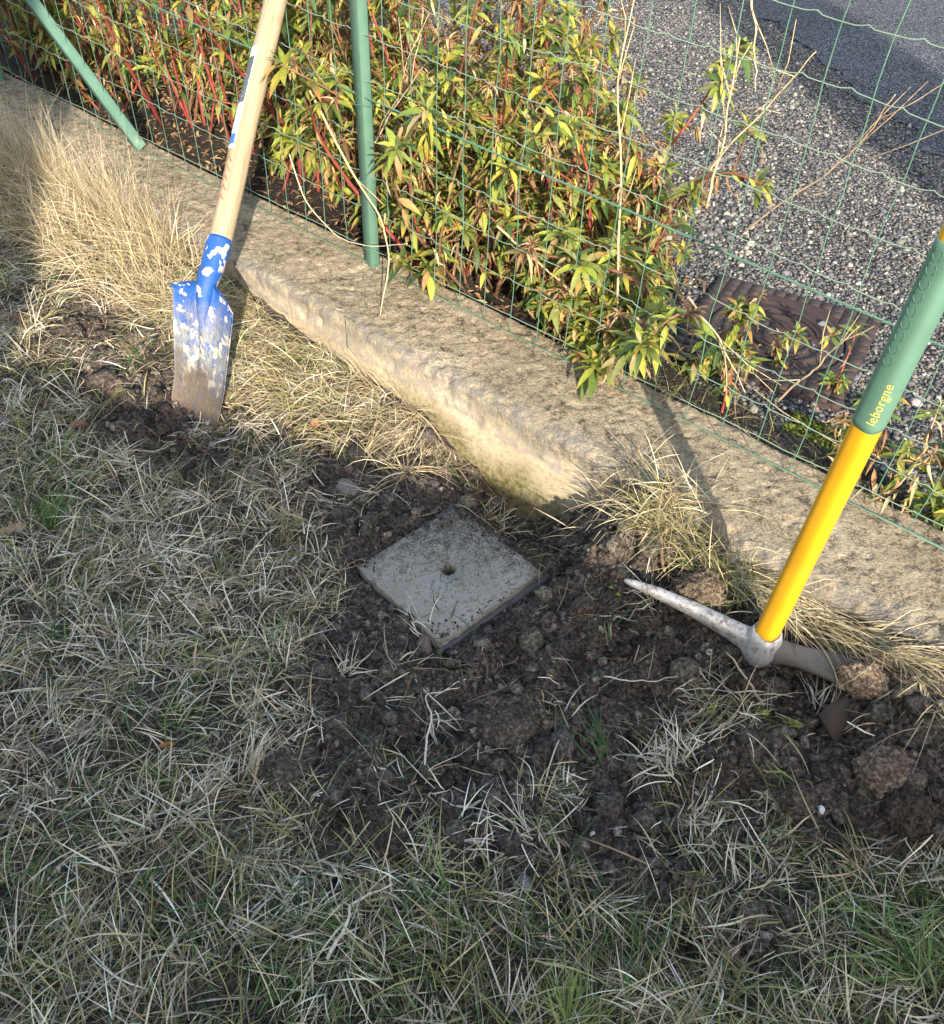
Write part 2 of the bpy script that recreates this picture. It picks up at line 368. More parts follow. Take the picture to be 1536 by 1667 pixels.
gc = np.stack([tint * (1.0 + .12 * gm), tint * 1.0, tint * (.98 + .02 * gm)], -1)
# soil under the turf is browner and darker: shade between the blades put into its colour
gc = gc * (1 + (1 - gm)[..., None] * np.array([-.1, -.14, -.2]))
g = mk('ground', np.stack([gx, gy, gz], -1), grid_faces(len(sa), len(ua))[:, ::-1], M['soil'], gc.reshape(-1, 3), True)
tag(g, None, None, kind='structure')

ZG = .04
def yard_z(x, y): return ZG + (fbm(x * 4, y * 4, sd=55) - .5) * .02
sb = np.unique(np.concatenate([-np.geomspace(3.2, 60, 26), np.arange(-3.2, 3.2, .03), np.geomspace(3.2, 60, 26)]))
ub = -np.unique(np.concatenate([np.arange(.30, 4.5, .03), np.geomspace(4.5, 70, 30)]))
S, U = np.meshgrid(sb, ub, indexing='ij'); yx, yy = xy(S, U)
y_o = mk('gravel_yard', np.stack([yx, yy, yard_z(yx, yy)], -1), grid_faces(len(sb), len(ub)), M['gravel'], None, True)
tag(y_o, None, None, kind='structure')
# asphalt drive beyond the gravel
def asph_edge(y): return np.interp(y, [1.5, 2.6, 3.0, 3.47, 4.0, 4.54, 5.8, 8, 30], [3.2, 2.5, 2.12, 1.86, 1.73, 1.66, 1.55, 1.0, -5])
ya = np.concatenate([np.arange(1.6, 8, .04), np.geomspace(8, 70, 20)]); t = np.concatenate([np.linspace(0, 1, 25)**2 * 3, [6, 15, 40]])
Y, T_ = np.meshgrid(ya, t, indexing='ij'); X = asph_edge(Y) + (fbm(Y * 6, Y * 0 + 3, sd=5) - .5) * .25 + T_
az = yard_z(X, Y) * sstep(1.2, .2, T_) + ZG * (1 - sstep(1.2, .2, T_)) + .006
az = np.maximum(az, yard_z(X, Y) + .004)
tag(mk('asphalt_road', np.stack([X, Y, az], -1), grid_faces(len(ya), len(t))[:, ::-1], M['asphalt'], None, True), None, None, kind='structure')

# ------------------------------------------------------------------ added blocks behind the camera, unseen, shaped to shade lawn and asphalt
def box(mb, x0, x1, y0, y1, z0, z1):
    V = [(x, y, z) for z in (z0, z1) for x, y in ((x0, y0), (x1, y0), (x1, y1), (x0, y1))]
    mb.add(V, [np.array([(3, 2, 1, 0), (4, 5, 6, 7), (0, 1, 5, 4), (1, 2, 6, 5), (2, 3, 7, 6), (3, 0, 4, 7)])])
def shade_block():
    h = thing('shade_block', 'added unseen blocks behind the lawn that shade the grass', 'shade_block', (0.12, -2.75, 0))
    def prism(pts, z0, z1):
        pts = np.array(pts) - np.array([.12, -2.75]); n = len(pts)
        V = np.vstack([np.c_[pts, np.full(n, z0)], np.c_[pts, np.full(n, z1)]]); j = np.arange(n); k = (j + 1) % n
        T = np.array([(0, i + 1, i) for i in range(1, n - 1)] + [(n, n + i, n + i + 1) for i in range(1, n - 1)])
        return V, [np.stack([j, k, n + k, n + j], 1), T]
    mb = MB(); mb.add(*prism([(-.52, -2.44), (-4.5, -.5), (-6.5, -3.8), (-1.9, -6.4)], -.2, 5.0))  # tall added block, shades the far left
    mb.add(*prism([(-.51, -2.45), (-1.8, -6.3), (3.3, -8.4), (5.2, -5.2)], -.2, 2.02)); mb.build('wall', M['render'], h, False)  # low added block, sets the shade edge on the lawn
    mb = MB(); mb.add(*prism([(-.57, -2.40), (-4.6, -.44), (-6.6, -3.8), (-1.9, -6.5)], 5.0, 5.14))
    mb.add(*prism([(-.50, -2.36), (-1.79, -6.25), (3.4, -8.5), (5.3, -5.1)], 2.02, 2.10)); r = mb.build('top_slab', M['tile'], h, False)
    mb = MB(); mb.add(*prism([(3.22, -4.5), (3.06, -4.87), (3.58, -5.11), (3.74, -4.73)], 2.10, 6.4)); mb.build('shade_column', M['render'], r, False)  # added column, placed for the shadow band on the asphalt
shade_block()

# ------------------------------------------------------------------ wall
def wall():
    prof = [(-.335, -.05), (-.335, .02), (-.335, .08), (-.333, .115), (-.325, .138)]
    prof += [(a, .146 + .004 * math.sin((a + .3) * 9)) for a in np.arange(-.315, -.035, .006)]
    prof += [(-.03 + .03 * math.sin(t), .118 + .03 * math.cos(t)) for t in np.linspace(.15, 1.4, 9)]
    prof += [(.0 + .030 * ((.115 - z) / .30) ** 1.3, z) for z in np.arange(.108, -.20, -.007)]
    prof = np.array(prof)
    ss = np.unique(np.concatenate([np.linspace(-14, -2.6, 60), np.arange(-2.6, 2.6, .006), np.linspace(2.6, 14, 60)]))
    S, K = np.meshgrid(ss, np.arange(len(prof)), indexing='ij'); U = prof[K, 0]; Z = prof[K, 1]
    dn = np.gradient(prof, axis=0); nn = np.stack([-dn[:, 1], dn[:, 0]], 1); nn /= np.linalg.norm(nn, axis=1)[:, None] + 1e-9
    top = sstep(.085, .14, Z + (fbm(S * 7, U * 7, Z * 7, 4) - .5) * .06)
    d = (fbm(S * 3, U * 3, Z * 3, 1) - .5) * .022 + (fbm(S * 63 + U * 31, U * 57 - S * 23, Z * 60, 2, 3) - .5) * (.0015 + .0035 * top)
    d = d - top * sstep(.60, .75, fbm(S * 47 - U * 29, U * 51 + S * 33, Z * 55, 8, 2)) * .004
    edge = np.exp(-((U + .01) / .03)**2) * (Z > .05); d = d - edge * sstep(.5, .75, fbm(S * 13 + U * 5, U * 11, Z * 11, 12)) * .012
    U2 = U + nn[K, 0] * d; Z2 = Z + nn[K, 1] * d
    x, y = xy(S, U2)
    hw = np.interp(S, WALL_S, WALL_Z)
    moss = (sstep(.09, -.02, Z - np.maximum(hw, -.05) * .6 + (fbm(S * 9, Z * 9, sd=6) - .5) * .12)) * (U > -.02) * np.exp(-((S - .72) / .38)**2)
    col = np.stack([top, moss, edge * .9], -1).reshape(-1, 3)
    o = mk('concrete_wall', np.stack([x, y, Z2], -1), grid_faces(len(ss), len(prof))[:, ::-1], M['wall'], col, True)
    tag(o, 'low weathered beige concrete kerb wall under the wire fence, rough on top', 'wall')
wall()

# ------------------------------------------------------------------ fence
def fpt(s, z, off=0.0):
    x, y = xy(s, OFF + off); return np.stack([x, y, np.broadcast_to(z, np.shape(x))], -1)
FENCE = thing('wire_fence', 'green welded wire fence with steel post and slanting brace on top of the concrete wall', 'fence', tuple(fpt(0, .15)))
def rel(V): return np.asarray(V) - np.array(FENCE.location)
mv, mh = MB(), MB()
ROWS = [.152, .205, .31, .415, .517, .675, .785, .893, 1.003, 1.112, 1.22, 1.33]
for k in range(-38, 22):
    s0 = .861 + .0945 * k; z = np.arange(.148, 1.34, .025)
    s = s0 + .05 * (z - .98) + (fbm(z * 7, z * 0 + k * 3.7, sd=21) - .5) * .014
    mv.add(*[(lambda t: (rel(t[0]), t[1]))(tube(fpt(s, z, (fbm(z * 5, z * 0 + k * 1.3, sd=25) - .5) * .01), .00125, 5))][0])
for r, z0 in enumerate(ROWS):
    s = np.arange(-2.9, 2.75, .0118)
    ph = ((s - .861) / .0945) % 1.0
    kink = np.exp(-((ph - .5) / .09)**2) * .006 * (1 if r > 1 else .3)
    z = z0 - .045 * (s - .5) * min(1, z0 / .5) * (1 if r > 1 else 0) + (fbm(s * 4, s * 0 + r * 7, sd=23) - .5) * .016 * (z0 > .16) + kink
    mh.add(*[(lambda t: (rel(t[0]), t[1]))(tube(fpt(s, z, .002), .0012, 5))][0])
mv.build('wire_mesh', M['wire'], FENCE); mh.build('line_wires', M['wire_lit'], FENCE)
mb = MB(); s = np.arange(-2.9, 2.75, .005)
for ph in (0, math.pi):
    z = .632 - .04 * (s - .5) + .0022 * np.sin(s * 420 + ph)
    V, F = tube(fpt(s, z, .006 + .0022 * np.cos(s * 420 + ph)), .0016, 5); mb.add(rel(V), F)
s = np.arange(-2.9, 2.75, .02); V, F = tube(fpt(s, .158 + (fbm(s * 3, s * 0, sd=2) - .5) * .012, .008), .0018, 5); mb.add(rel(V), F)
mb.build('tension_wire', M['wire'], FENCE)
def angle_iron(name, p0, p1, wl, wr, facing, t=.004):
    """bent steel angle, its ridge towards 'facing'"""
    p0, p1 = np.array(p0, float), np.array(p1, float); a = (p1 - p0) / np.linalg.norm(p1 - p0)
    f = np.array(facing, float); f -= a * (f @ a); f /= np.linalg.norm(f); sd = np.cross(f, a) * -1
    if sd @ D < 0: sd = -sd
    sec = [-wl * sd - .012 * f, .003 * f - .001 * sd, .003 * f + .001 * sd, wr * sd - .02 * f, wr * sd - (.02 + t) * f, -t * f, -wl * sd - (.012 + t) * f]
    n = 24; rings = [[p0 + (p1 - p0) * i / n + q for q in sec] for i in range(n + 1)]
    V, F = loft(rings); mb = MB(); mb.add(rel(V), F); o = mb.build(name, M['green_post'], FENCE, False)
    return o
P0 = fpt(-.006, .10, .010); P1 = fpt(.05, 1.55, .010)
post = angle_iron('post', P0, P1, .034, .013, N + .25 * D)
for z in (.21, .42, .632, .9, 1.1):
    mb = MB()
    c = P0 + (P1 - P0) * ((z - .1) / 1.45); th = np.linspace(0, 2 * np.pi, 22)
    ring = c + np.outer(np.cos(th) * .028 - .008, D) + np.outer(np.sin(th) * .013 - .004, N) + np.outer(np.sin(th * 2) * .004, [0, 0, 1])
    V, F = tube(ring, .0013, 5, cap=False); mb.add(rel(V), F); mb.build('wire_tie', M['wire'], post)
angle_iron('brace', fpt(-1.25, .155, .016), fpt(-2.30, .915, .016), .030, .026, N + np.array([0, 0, .3]))
angle_iron('post', fpt(-2.32, .10, .010), fpt(-2.30, 1.55, .010), .034, .013, N)

# ------------------------------------------------------------------ inspection chamber
def chamber():
    t = thing('inspection_chamber', 'square grey concrete inspection lid with a round centre hole set in dug soil', 'inspection lid', (LID_C[0], LID_C[1], .0))
    t.rotation_euler = (R(1.0), R(-1.5), LID_A)
    n = 96; th = np.arange(n) / n * 2 * np.pi; hs = .151
    sq = np.stack([np.cos(th), np.sin(th)], 1); sq = sq / np.abs(sq).max(1)[:, None]
    jag = (fbm(sq[:, 0] * 9 + 4, sq[:, 1] * 9 + 4, sd=3) - .5) * .007
    hole = np.stack([np.cos(th), np.sin(th)], 1) * (.0165 + (fbm(np.cos(th) * 3 + 5, np.sin(th) * 3 + 5, sd=2) - .5)[:, None] * .006)
    rings = []
    for (k, z) in ((0, -.045), (0, -.004), (.02, .0), (.3, .0005), (.6, .001), (.9, .0005), (.985, 0), (1.0, -.003), (1.0, -.034)):
        p = hole * (1 - k) + (sq * (hs + jag[:, None])) * k
        rings.append(np.c_[p, np.full(n, z) + (fbm(p[:, 0] * 30, p[:, 1] * 30, sd=5) - .5) * .003])
    V, F = loft(rings, cap=False); mb = MB(); mb.add(V, F); lid = mb.build('lid', M['lid'], t, False)
    mb = MB(); mb.add([(-.03, -.03, -.043), (.03, -.03, -.043), (.03, .03, -.043), (-.03, .03, -.043)], np.array([(0, 1, 2, 3)])); mb.build('hole', M['hole'], lid, False)  # near-black sheet stands for the shade inside the hole
    rings = []
    for (k, z) in ((.156, -.09), (.156, -.020), (.158, -.017), (.168, -.017), (.171, -.021), (.171, -.12)):
        rings.append(np.c_[sq * (k + jag[:, None] * .8), np.full(n, z)])
    V, F = loft(rings, cap=False); mb = MB(); mb.add(V, F); fo = mb.build('frame', M['dark_plastic'], t, False); fo.location = (-.008, -.011, 0)
    mb = MB(); mb.add(np.array([(.022, .118, .0022), (.029, .116, .0022), (.032, .137, .0022), (.024, .138, .0022)]), np.array([(0, 1, 2, 3)])); mb.build('paint_fleck', M['darkprint'], lid, False)
chamber()

# ------------------------------------------------------------------ cast iron cover in the gravel
def manhole():
    t = thing('manhole_cover', 'round dark cast iron cover with raised rings in a gridded square frame among the gravel', 'manhole cover', (.885, 2.305, .05)); t.rotation_euler = (0, 0, R(-30))
    n = 72; th = np.arange(n) / n * 2 * np.pi; cs = np.stack([np.cos(th), np.sin(th)], 1); sq = cs / np.abs(cs).max(1)[:, None]
    def lath(prof):
        return loft([np.c_[cs * r, np.full(n, z * (1.1 if z > 0 else 1))] for r, z in prof], cap=False)
    pr = [(.002, .004), (.022, .004), (.024, .008), (.034, .008), (.036, .002), (.06, .002), (.062, .007), (.070, .007), (.072, .002), (.098, .002), (.100, .006), (.108, .006), (.11, .002), (.135, .002), (.137, .007), (.15, .007),
          (.152, .002), (.176, .002), (.178, .005), (.192, .005), (.194, -.03)]
    mb = MB(); mb.add(*lath(pr)); mb.build('cover', M['iron'], t, False)
    rings = [np.c_[cs * .199, np.full(n, -.03)], np.c_[cs * .199, np.full(n, .002)]] + [np.c_[cs * .2 * (1 - k) + sq * .254 * k, np.full(n, .003)] for k in (.02, .5, .97)] + [np.c_[sq * .256, np.full(n, -.05)]]
    V, F = loft(rings, cap=False); mb = MB(); mb.add(V, F)
    for i in np.arange(-.234, .24, .036):                      # raised grid of the frame
        for j in np.arange(-.234, .24, .036):
            if max(abs(i), abs(j)) < .24 and math.hypot(i, j) > .226: box(mb, i - .0166, i + .0166, j - .0166, j + .0166, .0005, .0048)
    mb.build('frame', M['iron'], t, False)
    for a0 in (.4, 2.4, 4.4):
        mb = MB(); a = np.linspace(a0, a0 + 1.2, 14); P = np.c_[np.cos(a) * .122, np.sin(a) * .122, np.full(14, .005)]; mb.add(*tube(P, .003, 6)); mb.build('lifting_rib', M['iron'], t)
manhole()

# ------------------------------------------------------------------ scatter helpers
PHI = (1 + 5**.5) / 2
ICO = np.array([(-1, PHI, 0), (1, PHI, 0), (-1, -PHI, 0), (1, -PHI, 0), (0, -1, PHI), (0, 1, PHI), (0, -1, -PHI), (0, 1, -PHI), (PHI, 0, -1), (PHI, 0, 1), (-PHI, 0, -1), (-PHI, 0, 1)]) / math.sqrt(1 + PHI**2)
ICOF = np.array([(0, 11, 5), (0, 5, 1), (0, 1, 7), (0, 7, 10), (0, 10, 11), (1, 5, 9), (5, 11, 4), (11, 10, 2), (10, 7, 6), (7, 1, 8), (3, 9, 4), (3, 4, 2), (3, 2, 6), (3, 6, 8), (3, 8, 9), (4, 9, 5), (2, 4, 11), (6, 2, 10), (8, 6, 7), (9, 8, 1)])
def ico2(sub):
    bm = bmesh.new(); bmesh.ops.create_icosphere(bm, subdivisions=sub, radius=1.0); V = np.array([v.co for v in bm.verts]); F = np.array([[v.index for v in f.verts] for f in bm.faces]); bm.free(); return V, F
def pebbles(P, size, col, flat=.7, jit=.28):
    n = len(P); J = 1 + (rng.random((n, 12)) - .5) * 2 * jit
    sc = np.stack([.75 + .6 * rng.random(n), .75 + .5 * rng.random(n), flat * (.7 + .6 * rng.random(n))], 1) * size[:, None] * .5
    L = ICO[None] * J[..., None] * sc[:, None]; a = rng.random(n) * 6.283; c, s = np.cos(a)[:, None], np.sin(a)[:, None]
    ti = (rng.random(n) - .5) * 1.2; ct, st = np.cos(ti)[:, None], np.sin(ti)[:, None]
    y = L[..., 1] * ct - L[..., 2] * st; z = L[..., 1] * st + L[..., 2] * ct; x = L[..., 0] * c - y * s; y = L[..., 0] * s + y * c
    V = np.stack([x, y, z], -1) + P[:, None]
    F = (ICOF[None] + (np.arange(n) * 12)[:, None, None]).reshape(-1, 3)
    return V.reshape(-1, 3), F, np.repeat(col, 12, 0)
def palette(n, cols, wts, jit=.18):
    cols = np.array(cols, float); wts = np.array(wts, float); i = rng.choice(len(cols), n, p=wts / wts.sum())
    return np.clip(cols[i] * (1 + (rng.random((n, 1)) - .5) * 2 * jit) * (1 + (rng.random((n, 3)) - .5) * .12), 0, 3)
GCOL = [(.10, .10, .11), (.17, .17, .175), (.27, .26, .25), (.40, .38, .35), (.58, .55, .50), (.30, .20, .16), (.18, .20, .24)]
def gravel():
    n = 170000; x = rng.uniform(-1.6, 2.6, n); y = rng.uniform(1.2, 5.6, n); s, u = su(x, y)
    px, py = topx(np.stack([x, y, np.full(n, ZG)], -1))
    dens = np.clip(1.25 - (y - 2.2) * .2, .3, 1)
    k = (u < -.36) & (px > 250) & (px < 1640) & (py > -60) & (rng.random(n) < dens) & (x < asph_edge(y) + .12)
    k &= ~((u > -.62) & (fbm(x * 6, y * 6, sd=61) > .5)) | (rng.random(n) < .25)
    c, sn = math.cos(R(-30)), math.sin(R(-30)); lx = (x - .885) * c + (y - 2.305) * sn; ly = -(x - .885) * sn + (y - 2.305) * c
    rr = np.hypot(lx, ly) + .05 * (fbm(x * 14, y * 14, sd=8) - .5); inside = (rr < .222) | ((np.maximum(np.abs(lx), np.abs(ly)) < .25) & (rr < .285) & (lx > .02)); k &= ~inside | (rng.random(n) < .03)
    x, y, ins = x[k], y[k], inside[k]; n = len(x)
    size = np.clip(rng.lognormal(math.log(.0078), .42, n), .0035, .03); size = np.where(rng.random(n) < .012, size * 1.9, size) * np.interp(y, [2.2, 3.4], [1.0, .78])
    # a drift of coarser pebbles by the shrubs
    px, py = topx(np.stack([x, y, np.full(n, ZG)], -1)); big = (px > 1120) & (px < 1260) & (py > 250) & (py < 420); size = np.where(big, size * 1.35, size)
    P = np.stack([x, y, yard_z(x, y) + size * .15 + ins * .012], -1)
    V, F, C = pebbles(P, size, palette(n, GCOL, [4, 5, 3.5, 1.8, .9, .5, 1.2]) * .62)
    tag(mk('gravel_stones', V, F, M['stone'], C, False), 'loose grey mixed gravel stones covering the yard beyond the fence', 'gravel', kind='stuff')
gravel()
def crumbs():
    n = 110000; x = rng.uniform(-1.8, 1.5, n); y = rng.uniform(.4, 3.4, n); s, u = su(x, y); m = soilmask(x, y)
    k = (u > .015) & (rng.random(n) < np.where(m > 0, .8, .12)); x, y = x[k], y[k]; n = len(x)
    size = np.clip(rng.lognormal(math.log(.0068), .55, n), .0025, .032)
    c, sn = math.cos(LID_A), math.sin(LID_A); lx = (x - LID_C[0]) * c + (y - LID_C[1]) * sn; ly = -(x - LID_C[0]) * sn + (y - LID_C[1]) * c
    k = np.maximum(np.abs(lx), np.abs(ly)) > .16; x, y, size = x[k], y[k], size[k]; n = len(x)
    P = np.stack([x, y, ground_z(x, y) + size * .12], -1)
    V0, F0 = ico2(2); nl = 420; lx_ = rng.uniform(-1.1, 1.3, nl * 6); ly_ = rng.uniform(.5, 2.6, nl * 6); sl_, ul_ = su(lx_, ly_)
    ax_ = np.abs((lx_ - LID_C[0]) * c + (ly_ - LID_C[1]) * sn); bx_ = np.abs(-(lx_ - LID_C[0]) * sn + (ly_ - LID_C[1]) * c)
    kk = (soilmask(lx_, ly_) > 0) & (ul_ > .03) & (np.maximum(ax_, bx_) > .175); lx_, ly_ = lx_[kk][:nl], ly_[kk][:nl]; nl = len(lx_)
    big = np.clip(rng.lognormal(math.log(.026), .4, nl), .014, .07); LV = np.zeros((nl, len(V0), 3)); o_ = rng.random((nl, 1, 3)) * 90
    q = V0[None] * 1.5 + o_; k_ = 1 + (fbm(q[..., 0], q[..., 1], q[..., 2], 5, 4) - .5) * 1.25; q2 = V0[None] * 4.5 + o_; k_ = k_ * (1 + (np.abs(fbm(q2[..., 0], q2[..., 1], q2[..., 2], 9, 3) - .5) - .12) * 1.2)
    LV = V0[None] * k_[..., None] * (big * .5)[:, None, None] * np.stack([.8 + .5 * rng.random(nl), .7 + .5 * rng.random(nl), .55 + .4 * rng.random(nl)], 1)[:, None]
    LV = LV + np.stack([lx_, ly_, ground_z(lx_, ly_) + big * .1], 1)[:, None]; LF = (F0[None] + (np.arange(nl) * len(V0))[:, None, None]).reshape(-1, 3)
    LC = np.repeat(palette(nl, [(.8, .8, .8), (1.3, 1.25, 1.2), (1.8, 1.72, 1.62)], [2, 3, 2], .3), len(V0), 0)
    m2 = 420; t1 = .151 * (1 - rng.random(m2)**2 * 0 - np.abs(rng.normal(0, .11, m2))); t2 = rng.uniform(-.148, .148, m2); sd_ = rng.integers(0, 4, m2)
    qx = np.where(sd_ == 0, t1, np.where(sd_ == 1, -t1, t2)); qy = np.where(sd_ == 2, t1, np.where(sd_ == 3, -t1, t2)); kk = fbm(qx * 18 + 9, qy * 18 + 9, sd=3) > .46; qx, qy = qx[kk], qy[kk]
    ex = np.stack([LID_C[0] + qx * c - qy * sn, LID_C[1] + qx * sn + qy * c, np.full(len(qx), .0035)], 1); P = np.concatenate([P, ex]); size = np.concatenate([size, rng.uniform(.0025, .007, len(qx))]); n = len(P)
    V, F, C = pebbles(P, size, palette(n, [(.5, .5, .5), (1.0, .98, .96), (1.6, 1.55, 1.5), (2.6, 2.5, 2.4), (5, 4.8, 4.5)], [3, 4, 3, 1.4, .12], .3) * 1.0, .85, .45)
    F = np.concatenate([F, LF + len(V)]); V = np.concatenate([V, LV.reshape(-1, 3)]); C = np.concatenate([C, LC])
    tag(mk('soil_crumbs', V, F, M['soil'], C, False), 'crumbly dark brown dug soil lying round the lid and tools', 'soil', kind='stuff')
crumbs()

# ------------------------------------------------------------------ grass
STRAW = [(.50, .425, .275), (.42, .345, .215), (.60, .53, .39), (.33, .26, .16), (.24, .18, .11)]
PALE = [(.70, .635, .50), (.55, .49, .385), (.42, .37, .285), (.78, .72, .59), (.28, .235, .17)]
OLIVE = [(.20, .21, .075), (.26, .25, .10), (.14, .16, .055), (.33, .30, .13)]
GREEN = [(.07, .135, .045), (.10, .18, .055), (.055, .10, .04), (.15, .21, .07)]
def blades(P, az, e0, bend, Lg, W, col, twist=None, nseg=5, lift=None, floor=True):
    n = len(P); t = np.linspace(0, 1, nseg + 1)
    twist = np.zeros(n) if twist is None else twist
    e = e0[:, None] - bend[:, None] * t; a = az[:, None] + twist[:, None] * t
    step = Lg[:, None] / nseg; dx = np.cos(e) * np.cos(a) * step; dy = np.cos(e) * np.sin(a) * step; dz = np.sin(e) * step
    X = P[:, :1] + np.concatenate([np.zeros((n, 1)), np.cumsum(dx[:, :-1], 1)], 1); Y = P[:, 1:2] + np.concatenate([np.zeros((n, 1)), np.cumsum(dy[:, :-1], 1)], 1)
    Z = P[:, 2:3] + np.concatenate([np.zeros((n, 1)), np.cumsum(dz[:, :-1], 1)], 1)
    if floor:
        s, u = su(X, Y); gz = np.where(u > .0, ground_z(X, Y), np.where(u > -.34, .15, ZG))
        gz = np.where((u > -.01) & (u < .03), np.maximum(gz, .0), gz)
        c, sn = math.cos(LID_A), math.sin(LID_A); lx = (X - LID_C[0]) * c + (Y - LID_C[1]) * sn; ly = -(X - LID_C[0]) * sn + (Y - LID_C[1]) * c
        gz = np.where(np.maximum(np.abs(lx), np.abs(ly)) < .16, .004, gz)
        face = (u[:, :1] > 0) & (u < .034) & (Z < .155); push = np.where(face, .034 - u, 0); X = X + N[0] * push; Y = Y + N[1] * push
        gz = np.where(face, ground_z(X, Y), gz)
        Z = np.maximum(Z, gz + (lift[:, None] if lift is not None else .002))
    w = W[:, None] * .5 * np.clip((1 - t**2.2), .06, 1) * np.clip(.55 + 2 * t, 0, 1)
    roll = rng.random(n) * 3.14; sx = -np.sin(a) * np.cos(roll)[:, None]; sy = np.cos(a) * np.cos(roll)[:, None]; sz = np.sin(roll)[:, None] * np.cos(e) * .8
    A = np.stack([X - sx * w, Y - sy * w, Z - sz * w], -1); B = np.stack([X + sx * w, Y + sy * w, Z + sz * w], -1)
    V = np.stack([A, B], 2).reshape(n, -1, 3); m = 2 * (nseg + 1)
    i = np.arange(nseg) * 2; q = np.stack([i, i + 1, i + 3, i + 2], -1)
    F = (q[None] + (np.arange(n) * m)[:, None, None]).reshape(-1, 4)
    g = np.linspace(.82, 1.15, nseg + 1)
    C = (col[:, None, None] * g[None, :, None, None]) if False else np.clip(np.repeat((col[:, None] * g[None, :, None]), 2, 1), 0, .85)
    return V.reshape(-1, 3), F, C.reshape(-1, 3)
def region_cols(x, y, n):
    """what grows where: straw, bleached, olive or green"""
    px, py = topx(np.stack([x, y, np.zeros(n)], -1))
    f = fbm(x * 4.5, y * 4.5, sd=91); f2 = fbm(x * 2.2, y * 2.2, sd=97)
    def blob(cx, cy, r): return np.exp(-(((px - cx) / r)**2 + ((py - cy) / r)**2))
    green = .06 + .55 * sstep(.5, .72, f) + .9 * blob(80, 800, 75) + .95 * blob(1490, 1560, 120) + .5 * blob(920, 1650, 130) + .5 * blob(1080, 1480, 90) + .5 * blob(230, 1190, 100) + .35 * blob(1020, 1060, 60) + .24 * sstep(1350, 1667, py) + .4 * blob(40, 420, 80)
    olive = .25 + .3 * blob(480, 620, 130) + .35 * blob(900, 1600, 180) + .3 * sstep(1300, 1600, py) + .3 * blob(100, 440, 120)
    pale = .75 + .6 * blob(600, 1150, 180) + .5 * blob(1080, 1200, 120) + .6 * blob(120, 980, 200) + .5 * blob(780, 1330, 90)
    straw = .7 + 1.6 * blob(220, 320, 190) + .8 * blob(560, 650, 170) + .9 * blob(1080, 800, 120) + .9 * blob(1330, 1000, 130)
    Wt = np.stack([straw, pale, olive, green], 1); Wt /= Wt.sum(1)[:, None]
    k = (rng.random((n, 1)) > np.cumsum(Wt, 1)).sum(1).clip(0, 3)
    pal = [STRAW, PALE, OLIVE, GREEN]; out = np.zeros((n, 3))
    for i in range(4):
        m = k == i
        if m.any(): out[m] = palette(int(m.sum()), pal[i], [3, 3, 2, 2, 1][:len(pal[i])], .2)
    return out
